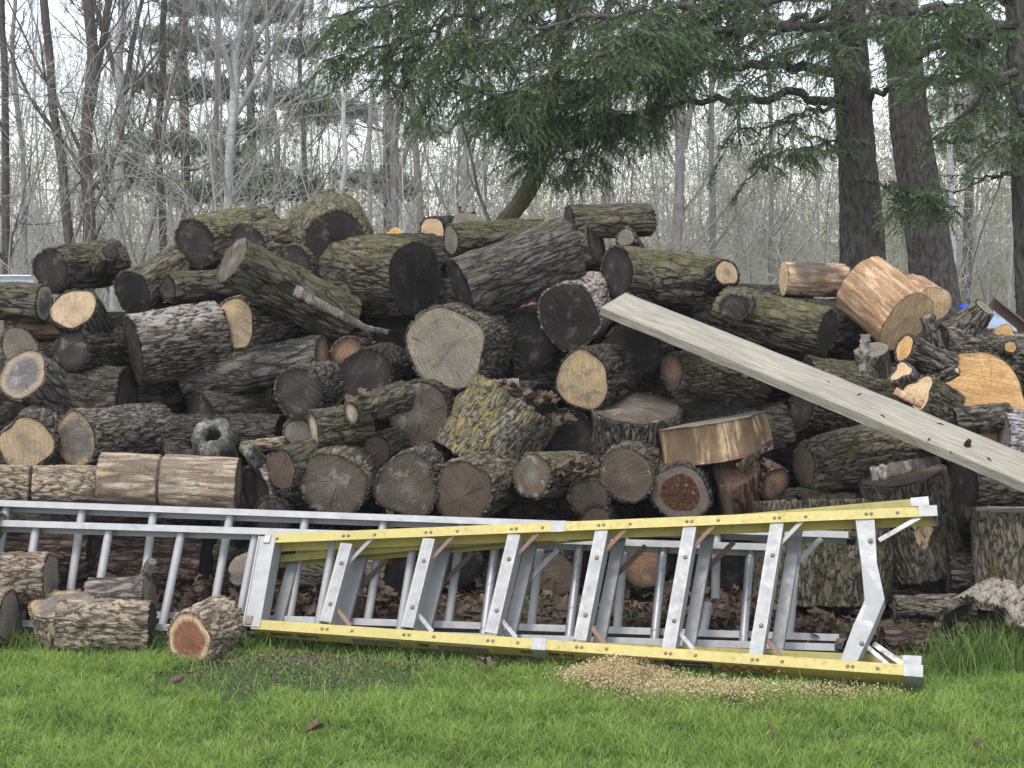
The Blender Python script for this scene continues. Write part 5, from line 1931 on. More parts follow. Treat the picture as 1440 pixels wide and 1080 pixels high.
def spruce(name_label, trunk_pts, radii, limbs, seed):
    g = np.array(trunk_pts[0])
    root = empty('spruce_tree', g)
    Mi = Matrix.Translation([-float(q) for q in g])

    def put(o):
        o.matrix_parent_inverse = Mi
        return o
    V, Q, h, X, R = trunk_mesh(trunk_pts, radii, 96, .014, 'shag', seed, .05, .9)
    put(ob('trunk', mk_mesh('trunk', V, [Q], MAT['t_spruce'], True, {'h': h}), root))
    wood, NV, NT_, Nv, nn = [], [], [], [], 0
    for (pts, r0, dens, lat, hang, start) in limbs:
        X, L = limb_path(pts)
        rr = np.linspace(r0, .004, len(X))
        wood.append(tubes(X[None], rr[None], 7))
        # dead twigs all along
        dt, dr = sprout(X[None], rr[None], int(L * 9), .16, (40, 90), 5, .05, 1, -.05, .3, .2, .12)
        dt2, dr2 = sprout(dt, dr, 3, .5, (30, 70), 4, .2, 1, -.05, .7, .2)
        wood += [tubes(dt, np.minimum(dr, .004), 3), tubes(dt2, np.minimum(np.maximum(dr2, .001), .002), 3)]
        if dens <= 0:
            continue
        # living laterals
        nlat = int(L * 30 * dens)
        t = RS.uniform(start, 1, nlat) ** .9
        f = t * (len(X) - 1)
        i0 = np.minimum(f.astype(int), len(X) - 2)
        fr = (f - i0)[:, None]
        pos = X[i0] * (1 - fr) + X[i0 + 1] * fr
        tan = X[i0 + 1] - X[i0]
        tan /= np.linalg.norm(tan, axis=1, keepdims=True)
        side = np.cross(tan, [0, 0, 1.0])
        side /= np.linalg.norm(side, axis=1, keepdims=True)
        sg = RS.choice([-1, 1], nlat)[:, None]
        d = tan * RS.uniform(.3, 1.0, (nlat, 1)) + side * sg * RS.uniform(.4, 1.0, (nlat, 1)) + RS.normal(size=(nlat, 3)) * .18
        d[:, 2] += RS.uniform(-.55, .25, nlat)
        d /= np.linalg.norm(d, axis=1, keepdims=True)
        Ls = lat * (1.1 - .55 * t) * RS.uniform(.45, 1.15, nlat)
        m = 6
        LP = np.zeros((nlat, m, 3))
        LP[:, 0] = pos
        for s in range(1, m):
            d = d + RS.normal(size=d.shape) * .06
            d[:, 2] -= .07 * hang
            d /= np.linalg.norm(d, axis=1, keepdims=True)
            LP[:, s] = LP[:, s - 1] + d * (Ls / (m - 1))[:, None]
        lr = np.full((nlat, 1), .0035) * np.linspace(1, .4, m)
        wood.append(tubes(LP, lr, 3))
        # sprigs on the laterals
        ns = 11
        tt = np.linspace(.12, 1, ns)[None, :] + RS.uniform(-.04, .04, (nlat, ns))
        tt = np.clip(tt, 0, .999) * (m - 1)
        j0 = tt.astype(int)
        ff = (tt - j0)[:, :, None]
        ii = np.arange(nlat)[:, None]
        o_ = LP[ii, j0] * (1 - ff) + LP[ii, np.minimum(j0 + 1, m - 1)] * ff
        td = LP[ii, np.minimum(j0 + 1, m - 1)] - LP[ii, j0]
        td /= np.maximum(np.linalg.norm(td, axis=2, keepdims=True), 1e-6)
        sv = np.cross(td, np.array([0, 0, 1.0]))
        sv /= np.maximum(np.linalg.norm(sv, axis=2, keepdims=True), 1e-6)
        sg = np.where(np.arange(ns) % 2 == 0, 1, -1)[None, :, None]
        sd_ = td * .7 + sv * sg * .65 + RS.normal(size=td.shape) * .12
        sd_[:, -1] = td[:, -1]
        sd_[:, :, 2] -= RS.uniform(.0, .6, (nlat, ns)) * hang
        sd_ /= np.linalg.norm(sd_, axis=2, keepdims=True)
        sl = (.05 + .10 * RS.uniform(size=(nlat, ns))) * (1.2 - .5 * np.linspace(0, 1, ns))[None, :]
        V, T, v = needles(o_.reshape(-1, 3), sd_.reshape(-1, 3), sl.ravel())
        NV.append(V)
        NT_.append(T + nn)
        Nv.append(v)
        nn += len(V)
    V, Q = join(wood)
    put(ob('branches', mk_mesh('branches', V, [Q], MAT['t_spruce'], True), root))
    put(ob('crown', mk_mesh('crown', np.vstack(NV), [np.vstack(NT_)], MAT['f_spruce'], False, {'v': np.concatenate(Nv)}), root))
    tag(root, name_label, 'tree')
    return root


def stem(px, Y):
    """trunk points from photograph columns (x, y); first one is dropped to the ground, last one carried upwards"""
    P = [at(x, y, Y) for x, y in px]
    d = (P[1] - P[0]) / (P[1][2] - P[0][2])
    g = P[0] - d * (P[0][2] + .08)
    e = P[-1] + (P[-1] - P[-2]) / (P[-1][2] - P[-2][2]) * (5.2 - P[-1][2])
    return [g] + P + [e]


S = FPX
Y1 = 9.4
spruce('big dark spruce with the left of two thick trunks, limbs sweeping left over the pile',
       stem([(1213, 400), (1210, 300), (1203, 200), (1196, 100), (1192, 0)], Y1), [36 * Y1 / S, 33 * Y1 / S, 30 * Y1 / S, 26 * Y1 / S, 25 * Y1 / S, 24 * Y1 / S, 14 * Y1 / S],
       [  # photograph points with their distance; root radius; density; lateral length; hang; where the living part starts
        ([(1192, -40, 9.4), (1000, -30, 8.9), (800, -25, 8.5), (620, -20, 8.3), (470, 25, 8.1)], .035, 1.2, .5, 1.0, .2),
        ([(1192, -10, 9.4), (1000, 5, 8.8), (830, 20, 8.3), (700, 50, 8.0), (600, 90, 7.9)], .035, 1.25, .55, 1.0, .2),
        ([(900, -20, 8.7), (760, 0, 8.5), (640, 30, 8.3), (540, 70, 8.1), (452, 88, 8.0)], .02, 1.15, .42, 1.1, .15),
        ([(640, 20, 8.3), (590, 70, 8.2), (560, 120, 8.1), (545, 140, 8.1)], .014, 1.3, .4, 1.2, .1),
        ([(1192, 40, 9.4), (1060, 32, 8.9), (965, 40, 8.5), (880, 60, 8.1), (830, 80, 7.8)], .035, 1.2, .42, .8, .35),
        ([(1195, 100, 9.4), (1060, 95, 9.0), (950, 92, 8.6), (860, 110, 8.3), (720, 130, 8.0), (665, 125, 7.9)], .034, 1.15, .45, 1.1, .35),
        ([(1198, 140, 9.4), (1050, 137, 9.1), (960, 148, 8.8), (880, 160, 8.6), (780, 165, 8.4), (700, 165, 8.3)], .03, 1.15, .45, 1.2, .52),
        ([(760, 10, 8.2), (690, 60, 8.0), (640, 110, 7.9), (600, 140, 7.9)], .014, 1.4, .5, 1.3, .05),
        ([(860, 60, 8.2), (780, 100, 8.0), (720, 140, 7.9), (670, 150, 7.9)], .014, 1.4, .5, 1.3, .05),
        ([(950, 20, 8.5), (880, 50, 8.0), (860, 90, 7.8), (850, 120, 7.8)], .014, 1.4, .42, 1.0, .05),
        ([(700, -40, 8.4), (600, -5, 8.2), (520, 30, 8.0), (490, 45, 8.0)], .014, 1.4, .45, 1.2, .05),
        ([(820, 130, 8.2), (770, 180, 8.2), (750, 215, 8.2), (740, 235, 8.2)], .012, 1.4, .36, 1.3, .05),
        ([(1000, 60, 9.0), (950, 110, 8.8), (920, 150, 8.7), (900, 180, 8.7)], .012, 1.2, .36, 1.2, .1),
        ([(880, 160, 8.6), (830, 195, 8.5), (790, 215, 8.4), (735, 215, 8.3)], .014, 1.3, .36, 1.2, .1),
        ([(900, 158, 8.6), (860, 190, 8.7), (830, 225, 8.7), (800, 250, 8.7)], .012, 1.1, .3, 1.2, .15),
        ([(1198, 150, 9.4), (1130, 160, 9.0), (1060, 185, 8.8), (1010, 205, 8.7)], .016, .32, .34, 1.3, .3),
        ([(1200, 215, 9.4), (1165, 200, 9.0), (1130, 205, 8.8), (1100, 215, 8.7)], .012, .75, .26, 1.0, .35),
        ([(1120, 160, 9.1), (1090, 220, 8.9), (1060, 250, 8.8), (1035, 268, 8.7)], .008, .3, .26, 1.3, .3),
        ([(1192, 20, 9.4), (1100, 30, 9.6), (1000, 60, 9.7), (940, 90, 9.8)], .03, .9, .5, 1.1, .2),
        ([(1195, 40, 9.4), (1130, 60, 8.9), (1070, 100, 8.7), (1030, 130, 8.6)], .016, .8, .4, 1.1, .1),
        ([(1195, 10, 9.3), (1180, 50, 8.9), (1170, 90, 8.7), (1160, 120, 8.6)], .014, .9, .36, 1.1, .1),
        ([(1190, -40, 9.3), (1220, 0, 8.9), (1250, 40, 8.7), (1260, 70, 8.6)], .014, .9, .4, 1.1, .1),
        ([(1192, -30, 9.4), (1090, -10, 9.2), (1010, 20, 9.0), (950, 40, 8.9)], .03, 1.1, .5, 1.0, .15),
        ([(1196, 60, 9.4), (1240, 40, 9.0), (1290, 30, 8.7), (1350, 40, 8.5)], .025, .8, .42, 1.0, .3),
        ([(1206, 150, 9.4), (1260, 120, 9.2), (1330, 100, 9.0), (1400, 90, 8.9)], .024, .35, .4, 1.0, .5),
        ([(1205, 250, 9.2), (1250, 260, 8.9), (1300, 280, 8.7), (1345, 300, 8.6)], .012, 1.0, .24, 1.0, .35),
        ([(1250, 262, 8.9), (1262, 290, 8.8), (1272, 312, 8.75)], .006, 1.2, .2, 1.2, .1),
       ], 5)
Y2 = 10.4
spruce('big spruce with a thick leaning trunk, right of the straight thick trunk',
       stem([(1316, 420), (1303, 320), (1285, 220), (1274, 120), (1266, 0)], Y2), [36 * Y2 / S, 34 * Y2 / S, 30 * Y2 / S, 28 * Y2 / S, 25 * Y2 / S, 23 * Y2 / S, 14 * Y2 / S],
       [([(1270, 20, 10.4), (1330, 15, 10.0), (1390, 30, 9.6), (1450, 60, 9.3)], .035, 1.1, .45, 1.1, .2),
        ([(1272, 80, 10.4), (1330, 60, 10.2), (1400, 55, 10.0), (1470, 60, 9.9)], .035, .9, .45, 1.0, .3),
        ([(1268, -20, 10.4), (1230, 20, 10.2), (1200, 60, 10.0)], .03, .9, .4, 1.0, .2),
        ([(1275, 120, 10.4), (1330, 118, 10.2), (1390, 105, 10.0), (1440, 108, 9.9)], .03, .5, .4, 1.1, .3),
        ([(1290, 205, 10.4), (1340, 195, 10.2), (1400, 200, 10.0), (1450, 195, 9.9)], .014, .3, .3, 1.2, .4),
        ([(1268, 0, 10.4), (1150, 20, 10.6), (1060, 60, 10.8), (980, 120, 11)], .03, .5, .45, 1.1, .3)], 9)
Y3 = 8.8
spruce('spruce whose dark trunk is cut off by the right edge of the photograph',
       stem([(1446, 420), (1442, 320), (1438, 220), (1434, 120), (1428, 0)], Y3), [20 * Y3 / S, 19 * Y3 / S, 18 * Y3 / S, 17 * Y3 / S, 16 * Y3 / S, 15 * Y3 / S, 10 * Y3 / S],
       [([(1430, 30, 8.8), (1380, 50, 8.5), (1340, 80, 8.3), (1310, 110, 8.2)], .026, 1.15, .4, 1.0, .15),
        ([(1432, 100, 8.8), (1400, 120, 8.5), (1370, 150, 8.3), (1340, 175, 8.2)], .024, 1.0, .36, 1.1, .15),
        ([(1434, 150, 8.8), (1440, 170, 8.4), (1420, 200, 8.2), (1390, 220, 8.1)], .02, .8, .3, 1.1, .2),
        ([(1428, -10, 8.8), (1390, 0, 8.5), (1330, 10, 8.3), (1280, 30, 8.2)], .026, 1.1, .42, 1.0, .15),
        ([(1434, 248, 8.8), (1400, 245, 8.6), (1370, 260, 8.4), (1340, 270, 8.3)], .01, .12, .25, 1.0, .3)], 13)


def mossy_tree():
    P = [at(690, 330, 8.7), at(722, 300, 8.65), at(742, 272, 8.6), at(758, 238, 8.55), at(772, 160, 8.5), at(790, 40, 8.5), at(800, -80, 8.5)]
    g = P[0] - np.array([.25, 0, P[0][2] + .05])
    rad = [20, 17, 15.5, 14.5, 13, 10, 8, 5]
    root = empty('mossy_tree', g)
    Mi = Matrix.Translation([-float(q) for q in g])
    V, Q, h, X, R = trunk_mesh([g] + P, [r * 8.6 / FPX for r in rad], 40, .02, 'fine', 4, .05, 1.0)
    o = ob('trunk', mk_mesh('trunk', V, [Q], MAT['t_mossy'], True, {'h': h}), root)
    o.matrix_parent_inverse = Mi
    l1, r1 = sprout(X[None], R[None], 8, .3, (40, 70), 6, .45, 1, .25, .4)
    l2, r2 = sprout(l1, r1, 6, .5, (30, 70), 5)
    V, Q = join([tubes(l1, r1, 5), tubes(l2, r2, 3)])
    o = ob('crown', mk_mesh('crown', V, [Q], MAT['t_twig'], True), root)
    o.matrix_parent_inverse = Mi
    tag(root, 'leaning curved trunk covered in yellow green moss, rising behind the top logs at the centre', 'tree')


mossy_tree()


def pine(px, Y, wpx, clumps, label, seed):
    """a white pine: bare stem and flat soft tufts at the given photograph spots (x, y, half width, half height)"""
    a = at(px, 300, Y)
    g = a.copy()
    g[2] = -.05
    root = empty('pine_tree', g)
    Mi = Matrix.Translation([-float(q) for q in g])
    top = a.copy()
    top[2] = 8
    V, Q, h, X, R = trunk_mesh([g, a, top], [wpx / 2 * Y / FPX, wpx / 2 * Y / FPX, .04], 12, .1, 'fine', seed, .05, .5)
    o = ob('trunk', mk_mesh('trunk', V, [Q], MAT['t_dark'], True, {'h': h}), root)
    o.matrix_parent_inverse = Mi
    wood, org, dr = [], [], []
    for (x, y, hw, hh) in clumps:
        c = at(x, y, Y + RS.uniform(-1, 1))
        s0 = a.copy()
        s0[2] = max(.3, c[2] - .25 * abs(c[0] - a[0]) - .1)
        P = np.stack([s0 + (c - s0) * t + np.array([0, 0, -.08 * math.sin(t * 3.1)]) for t in np.linspace(0, 1, 8)])
        wood.append(tubes(P[None], np.linspace(.022, .006, 8)[None], 5))
        n = int(hw * hh * .16) + 60
        q = RS.normal(size=(n, 3)) * np.array([hw * Y / FPX * .5, hw * Y / FPX * .5, hh * Y / FPX * .45])
        org.append(c + q)
        d = unit(c - s0) * .5 + rand_unit(n) * .6 + np.array([0, 0, .45])
        dr.append(d / np.linalg.norm(d, axis=1, keepdims=True))
        L2 = np.stack([np.broadcast_to(c, (n, 3)) + q * .1 - np.array([0, 0, .03]), c + q * .6, c + q], 1)
        wood.append(tubes(L2, np.full((n, 3), .003), 3))
    org, dr = np.vstack(org), np.vstack(dr)
    V, T, v = needles(org, dr, np.full(len(org), .14), 50, .085, .0035)
    V2, Q2 = join(wood)
    o = ob('branches', mk_mesh('branches', V2, [Q2], MAT['t_twigdark'], True), root)
    o.matrix_parent_inverse = Mi
    o = ob('crown', mk_mesh('crown', V, [T], MAT['f_pine'], False, {'v': v}), root)
    o.matrix_parent_inverse = Mi
    tag(root, label, 'tree')


pine(262, 24, 14, [(250, 60, 50, 20), (215, 120, 45, 16), (290, 130, 60, 18), (235, 205, 55, 16), (310, 215, 50, 14), (200, 255, 60, 16), (280, 275, 70, 18), (160, 230, 40, 14), (270, 15, 50, 16)],
     'soft green pine among the bare trees above the left peak of logs', 3)
pine(355, 26, 14, [(385, 20, 50, 20), (420, 70, 45, 18), (330, 75, 40, 18), (400, 140, 60, 18), (440, 165, 40, 14), (350, 185, 50, 15), (410, 265, 55, 18), (370, 270, 60, 20), (350, 245, 50, 16)],
     'soft green pine reaching behind the white birch stem', 6)
pine(545, 28, 12, [(520, 255, 55, 16), (560, 270, 45, 14), (500, 160, 40, 16), (470, 155, 40, 14), (600, 190, 40, 12)],
     'pine with sparse low green tufts behind the two stemmed grey tree', 8)
pine(1362, 24, 14, [(1385, 170, 40, 40), (1372, 220, 36, 34), (1350, 190, 30, 30), (1395, 225, 30, 24), (1380, 120, 30, 30), (1330, 150, 25, 30)],
     'dense green conifer far back between the right spruce trunk and the right edge', 11)

# ------------------------------------------------------------------ grass, leaves, sawdust
leaf_mat('g_grass', (.12, .2, .035), (.4, .54, .14), trans=.45)
leaf_mat('g_tall', (.08, .15, .03), (.27, .38, .11), trans=.4)
leaf_mat('g_straw', (.2, .15, .07), (.42, .34, .2), trans=.1)
leaf_mat('l_dry', (.06, .04, .027), (.2, .14, .092), trans=.1)
leaf_mat('s_dust', (.44, .34, .17), (.72, .58, .34), trans=.05)


def blades(x, y, z, h, w, lean, v):
    n = len(x)
    az = RS.uniform(0, 6.283, n)
    d = np.stack([np.cos(az), np.sin(az)], 1)
    fa = RS.uniform(0, 6.283, n)
    s = np.stack([np.cos(fa), np.sin(fa), fa * 0], 1)
    b = np.stack([x, y, z], 1)
    V = np.zeros((n, 7, 3))
    for i, (f, wf) in enumerate(((0, .8), (.4, 1.0), (.75, .7))):
        c = b.copy()
        c[:, :2] += d * (lean * h * f ** 1.8)[:, None]
        c[:, 2] += h * f * (1 - .35 * lean * f)
        V[:, 2 * i] = c - s * (w * wf / 2)[:, None]
        V[:, 2 * i + 1] = c + s * (w * wf / 2)[:, None]
    c = b.copy()
    c[:, :2] += d * (lean * h)[:, None]
    c[:, 2] += h * (1 - .35 * lean)
    V[:, 6] = c
    k = np.arange(n)[:, None] * 7
    Q = np.concatenate([k + np.array([[0, 1, 3, 2]]), k + np.array([[2, 3, 5, 4]])])
    T = k + np.array([[4, 5, 6]])
    return V.reshape(-1, 3), Q, T, np.repeat(v, 7)


def px_ground(x, y):
    p = atz(x, y, 0.0)
    return p[0], p[1]


def lawn():
    n = 270000
    y = 3.7 + (5.95 - 3.7) * RS.uniform(size=n)
    x = RS.uniform(-2.5, 2.5, n)
    # the lawn's back edge wanders along the logs and the ladder
    edge = 5.66 - .17 * x / 1.4 * (x > 0) + .10 * perlin(np.stack([x * 2.2, x * 0 + 2, x * 0], 1), 3)
    keep = y < edge + RS.normal(size=n) * .04
    # bare patch of soil and chips, left of the middle
    cx, cy = px_ground(400, 952)
    dpt = ((x - cx) / .46) ** 2 + ((y - cy) / .24) ** 2 + .9 * perlin(np.stack([x * 6, y * 6, x * 0], 1), 8)
    keep &= ~((dpt < 1) & (RS.uniform(size=n) < .92))
    # under the ladder rail
    cx, cy = px_ground(560, 925)
    dp2 = ((x - cx) / .55) ** 2 + ((y - cy) / .1) ** 2 + .8 * perlin(np.stack([x * 7, y * 7, x * 0], 1), 9)
    keep &= ~((dp2 < 1) & (RS.uniform(size=n) < .7))
    clump = perlin(np.stack([x * 4, y * 4, x * 0], 1), 12)
    c2 = perlin(np.stack([x * 15, y * 15, x * 0], 1), 13)
    keep &= RS.uniform(size=n) < np.clip(.85 + .5 * clump + .5 * c2, .2, 1)
    x, y, clump, c2 = x[keep], y[keep], clump[keep], c2[keep]
    n = len(x)
    h = (.034 + .018 * RS.uniform(size=n)) * (1 + .5 * clump + .5 * c2)
    h *= np.where(y > 5.45 - .2 * x * (x > 0), .7, 1)
    h *= np.where(RS.uniform(size=n) < .04, 1.5, 1)
    v = np.clip(RS.beta(2, 2, n) * .75 + .18 + .3 * clump + .25 * c2, 0, 1)
    V, Q, T, va = blades(x, y, x * 0 - .012, h, RS.uniform(.0018, .0036, n), RS.uniform(.2, 1.15, n), v)
    tag(ob('grass', mk_mesh('grass', V, [Q, T], MAT['g_grass'], True, {'v': va})), 'short bright green spring lawn in front of the logs and ladders', 'grass', kind='stuff')


lawn()


def tall_grass():
    X, Y, H = [], [], []
    def tuft(px, py, n, sx, sy, h):
        cx, cy = px_ground(px, py)
        X.append(RS.normal(cx, sx, n))
        Y.append(RS.normal(cy, sy, n))
        H.append(RS.uniform(.4, 1.1, n) * h)
    for q in ((1330, 945, 220, .08, .05, .13), (1390, 940, 320, .1, .06, .2), (1430, 935, 260, .08, .06, .24), (1350, 935, 120, .06, .05, .16), (1290, 950, 160, .1, .04, .1), (1240, 955, 140, .1, .03, .08),
              (1060, 948, 120, .1, .03, .08), (880, 905, 70, .06, .03, .11), (870, 880, 40, .05, .03, .12), (760, 905, 60, .04, .02, .11), (740, 860, 50, .05, .03, .13), (640, 920, 150, .12, .03, .1), (560, 918, 130, .12, .03, .1),
              (430, 908, 130, .1, .03, .1), (390, 905, 90, .05, .03, .11), (345, 912, 120, .05, .03, .1), (220, 915, 190, .08, .03, .1), (150, 918, 220, .1, .03, .09), (45, 908, 260, .1, .04, .11), (170, 905, 120, .06, .03, .1),
              (1080, 935, 40, .05, .02, .1), (1130, 905, 60, .08, .03, .09), (1200, 905, 60, .06, .03, .1), (1280, 905, 90, .06, .03, .12), (700, 925, 120, .12, .02, .08), (1160, 955, 120, .1, .02, .08)):
        tuft(*q)
    x, y, h = map(np.concatenate, (X, Y, H))
    n = len(x)
    V, Q, T, va = blades(x, y, x * 0 - .012, h, RS.uniform(.0025, .0048, n), RS.uniform(.15, .9, n), RS.beta(2, 2, n))
    tag(ob('tall_grass', mk_mesh('tall_grass', V, [Q, T], MAT['g_tall'], True, {'v': va})), 'taller tufts of grass along the logs and the ladder, thickest at the right', 'grass', kind='stuff')
    # dry stalks among them
    k = RS.permutation(n)[:260]
    V, Q, T, va = blades(x[k] + .02, y[k] + .01, x[k] * 0 - .012, h[k] * 1.1, np.full(len(k), .0022), RS.uniform(.3, 1, len(k)), RS.uniform(size=len(k)))
    tag(ob('dry_grass', mk_mesh('dry_grass', V, [Q, T], MAT['g_straw'], True, {'v': va})), 'dry straw coloured grass stalks among the green tufts', 'grass', kind='stuff')


tall_grass()


def leaf_shapes(pos, size, curl, v):
    """lobed dry leaves, curled: each a little fan of 10 triangles"""
    n = len(pos)
    k = 12
    th = np.linspace(0, 2 * math.pi, k, endpoint=False)
    lob = np.array([1, .72, .92, .66, .88, .62, .6, .62, .88, .66, .92, .72])
    a = rand_unit(n)
    a[:, 2] *= .45
    a /= np.linalg.norm(a, axis=1, keepdims=True)
    nrm = rand_unit(n) * .55 + np.array([0, -.1, 1])
    b = np.cross(nrm, a)
    b /= np.linalg.norm(b, axis=1, keepdims=True)
    c = np.cross(a, b)
    L = lob[None, :] * RS.uniform(.8, 1.15, (n, k)) * size[:, None]
    u, w_ = L * np.cos(th), L * np.sin(th) * .8
    z = curl[:, None] * (w_ ** 2) / size[:, None] * 1.6 + RS.normal(size=(n, k)) * size[:, None] * .1
    P = pos[:, None, :] + a[:, None, :] * u[:, :, None] + b[:, None, :] * w_[:, :, None] + c[:, None, :] * z[:, :, None]
    V = np.concatenate([P, pos[:, None, :]], 1).reshape(-1, 3)
    base = np.arange(n)[:, None] * (k + 1)
    T = np.concatenate([base + np.array([[i, (i + 1) % k, k]]) for i in range(k)])
    return V, T, np.repeat(v, k + 1)


def litter():
    P = []
    n = 1500
    y = RS.uniform(5.45, 6.5, n)
    x = RS.uniform(-2.2, 2.3, n)
    keep = y > 5.78 - .13 * x * (x > 0)
    P.append(np.stack([x[keep], y[keep], RS.uniform(.0, .05, keep.sum())], 1))
    for (px, py, m, s, hz) in ((300, 850, 260, .11, .09), (275, 865, 120, .08, .06), (440, 860, 130, .12, .06), (520, 850, 110, .1, .07), (1000, 880, 120, .14, .05), (1150, 890, 160, .14, .06), (1060, 870, 90, .1, .06), (920, 870, 90, .1, .05), (840, 880, 70, .1, .04), (1270, 900, 70, .1, .04)):
        c = atz(px, py, 0.03)
        q = RS.normal(size=(m, 3)) * np.array([s, s * .8, hz * .4])
        q[:, 2] = np.abs(q[:, 2]) + hz * .6 * np.exp(-(q[:, 0] / s) ** 2)
        P.append(q + np.array([c[0], c[1], 0]))
    # lodged between the logs
    for (px, py, Y, m) in ((790, 590, 6.65, 26), (760, 560, 6.6, 22), (820, 655, 6.3, 30), (800, 660, 6.3, 20), (705, 545, 6.7, 12), (1060, 655, 6.3, 14), (505, 560, 6.3, 6)):
        P.append(at(px, py, Y) + RS.normal(size=(m, 3)) * np.array([.035, .05, .012]))
    pos = np.vstack(P)
    n = len(pos)
    V, T, v = leaf_shapes(pos, RS.uniform(.018, .042, n), RS.uniform(-.2, 1.3, n), RS.beta(1.5, 2.5, n))
    tag(ob('leaf_litter', mk_mesh('leaf_litter', V, [T], MAT['l_dry'], False, {'v': v})), 'brown dead leaves heaped under the ladders and caught between the logs', 'leaves', kind='stuff')


litter()


def chips():
    """pale sawdust in front of the ladder, and bark crumbs on the bare patch"""
    P, Vv = [], []
    def heap(px, py, n, sx, sy, hz):
        cx, cy = px_ground(px, py)
        q = RS.normal(size=(n, 2)) * np.array([sx, sy])
        hgt = hz * np.exp(-(q[:, 0] / sx) ** 2 * .7 - (q[:, 1] / sy) ** 2 * .7) * (1 + .5 * perlin(np.stack([q[:, 0] * 30, q[:, 1] * 30, q[:, 0] * 0], 1), 5))
        P.append(np.stack([cx + q[:, 0], cy + q[:, 1], np.maximum(hgt, 0) + RS.uniform(-.004, .012, n) + .01], 1))
    heap(868, 955, 4200, .09, .055, .04)
    heap(835, 960, 1800, .06, .04, .03)
    heap(900, 962, 2600, .08, .045, .025)
    heap(965, 974, 2800, .11, .035, .015)
    heap(1050, 976, 1500, .15, .04, .01)
    heap(1150, 978, 700, .16, .04, .01)
    heap(1000, 985, 800, .2, .05, .02)
    heap(1220, 985, 200, .1, .04, .01)
    pos = np.vstack(P)
    n = len(pos)
    V, Q, v = leaf_quads(np.repeat(pos, 2, axis=0), .0036, 1, .012)
    tag(ob('sawdust', mk_mesh('sawdust', V, [Q], MAT['s_dust'], False, {'v': v})), 'pale tan sawdust heaped and scattered in front of the yellow ladder', 'sawdust', kind='stuff')
    P.clear()
    heap(400, 952, 1700, .3, .12, .0)
    heap(560, 930, 1200, .4, .06, .0)
    heap(330, 925, 500, .12, .06, .0)
    pos = np.vstack(P)
    pos[:, 2] *= .5
    V, Q, v = leaf_quads(pos, .0055, 1, .002)
    leaf_mat('s_crumb', (.05, .04, .028), (.24, .2, .135), trans=0)
    tag(ob('bark_crumbs', mk_mesh('bark_crumbs', V, [Q], MAT['s_crumb'], False, {'v': v})), 'bark crumbs and dirt on the bare patch of the lawn', 'debris', kind='stuff')


chips()


def lawn_litter():
    n = 420
    x = RS.uniform(-2.2, 2.2, n)
    y = RS.uniform(4.0, 5.4, n)
    pos = np.stack([x, y, RS.uniform(.01, .035, n)], 1)
    V, T, v = leaf_shapes(pos, RS.uniform(.003, .009, n), RS.uniform(-.2, 1.2, n), RS.beta(2, 1.5, n))
    tag(ob('lawn_litter', mk_mesh('lawn_litter', V, [T], MAT['l_dry'], False, {'v': v})), 'scraps of dead leaf scattered through the lawn', 'leaves', kind='stuff')
    n = 2600
    x = RS.uniform(-2.3, 2.3, n)
    y = RS.uniform(3.8, 5.5, n)
    kk = perlin(np.stack([x * 3, y * 5, x * 0], 1), 41) > .05
    x, y = x[kk], y[kk]
    V, Q, T, va = blades(x, y, x * 0 - .01, RS.uniform(.03, .06, len(x)), np.full(len(x), .002), RS.uniform(.5, 1.3, len(x)), RS.uniform(size=len(x)))
    tag(ob('dead_blades', mk_mesh('dead_blades', V, [Q, T], MAT['g_straw'], True, {'v': va})), 'dead straw coloured blades mixed into the lawn', 'grass', kind='stuff')


lawn_litter()


def single_leaf(px, py, size, label, z=.03):
    c = atz(px, py, z)
    V, T, v = leaf_shapes(np.zeros((1, 3)), np.array([size]), np.array([.9]), np.array([.5]))
    V2 = V + np.array([0, 0, .0012])
    N = len(V)
    o = ob('dry_leaf', mk_mesh('dry_leaf', np.vstack([V, V2]), [np.vstack([T[:, ::-1], T + N])], MAT['l_dry'], False, {'v': np.concatenate([v, v])}))
    o.location = c
    tag(o, label, 'leaf')


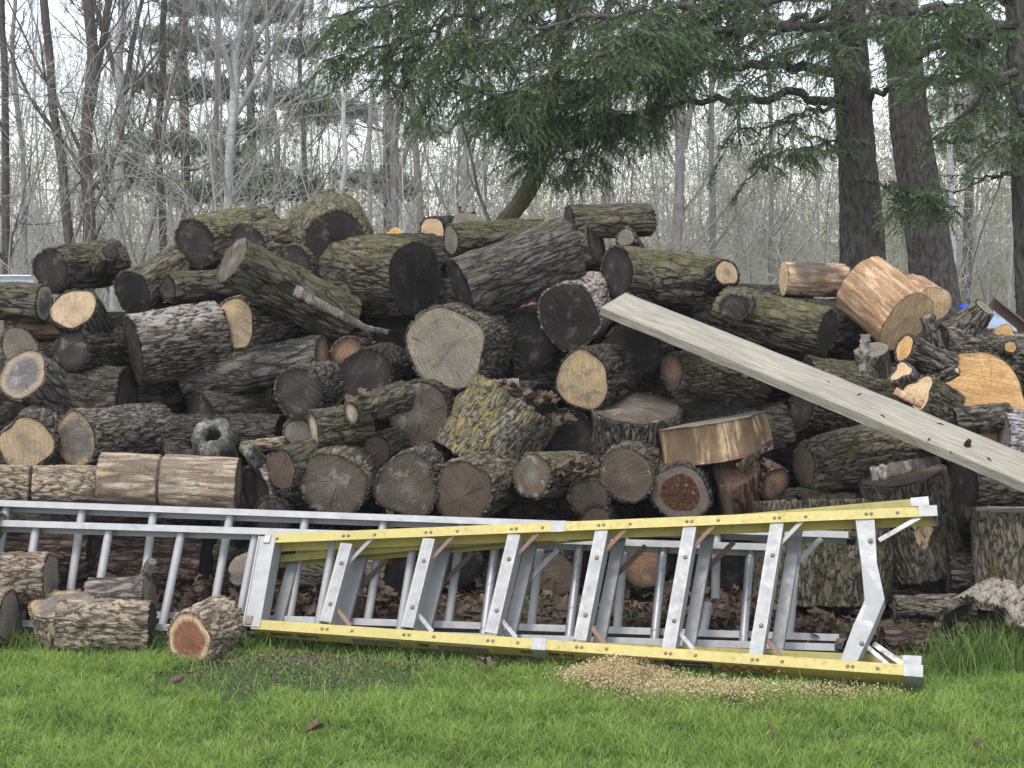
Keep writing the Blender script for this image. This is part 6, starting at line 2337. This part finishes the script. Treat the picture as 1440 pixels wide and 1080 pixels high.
single_leaf(683, 934, .05, 'big curled brown leaf in front of the lower yellow rail at the middle', .04)
single_leaf(445, 1026, .035, 'dark dry leaf lying in the lawn below the bare patch', .035)
single_leaf(1085, 1028, .02, 'small dry leaf in the lawn at the lower right', .04)
single_leaf(905, 935, .035, 'reddish dry leaf stuck on the sawdust heap', .075)
single_leaf(1375, 1045, .02, 'small pale leaf near the lower right corner of the lawn', .04)


def pine_cone():
    c = atz(249, 955, .035)
    mb = MB()
    ax = unit([.85, .3, .35])
    a = unit(np.cross(ax, [0, 0, 1]))
    b = np.cross(ax, a)
    L, R0 = .045, .013
    pts = [c + ax * L * (t - .5) for t in np.linspace(0, 1, 9)]
    mb.tube(pts, [R0 * math.sin(.35 + 2.6 * t) * .8 for t in np.linspace(0, 1, 9)], 10)
    for i in range(60):
        t = (i + .5) / 60
        an = i * 2.4
        r = R0 * math.sin(.35 + 2.6 * t)
        q = a * math.cos(an) + b * math.sin(an)
        s = np.cross(ax, q)
        p = c + ax * L * (t - .5) + q * r * .75
        mb.add([p - s * .004, p + s * .004, p + q * .005 + ax * .005 + s * .003, p + q * .005 + ax * .005 - s * .003], [(0, 1, 2, 3)])
    me = mb.mesh('pine_cone', MAT['rust'], True)
    o = ob('pine_cone', me)
    tag(o, 'small brown spruce cone lying in the lawn in front of the red hearted log', 'pine cone')


pine_cone()

# ------------------------------------------------------------------ thin haze volume, added to lift the shadows and pale the wood
def haze():
    mb = MB()
    x, y0, y1, z0, z1 = 60, -4, 90, -1.2, 24
    mb.hexa([(-x, y0, z0), (x, y0, z0), (x, y1, z0), (-x, y1, z0), (-x, y0, z1), (x, y0, z1), (x, y1, z1), (-x, y1, z1)])
    m = bpy.data.materials.new('haze_veil')
    m.use_nodes = True
    t = m.node_tree
    t.nodes.remove(t.nodes['Principled BSDF'])
    v = t.nodes.new('ShaderNodeVolumePrincipled')
    v.inputs['Color'].default_value = (.95, .96, 1, 1)
    v.inputs['Density'].default_value = .0013
    t.links.new(v.outputs[0], t.nodes['Material Output'].inputs['Volume'])
    o = mb.build('haze', m)
    tag(o, kind='stuff')


haze()
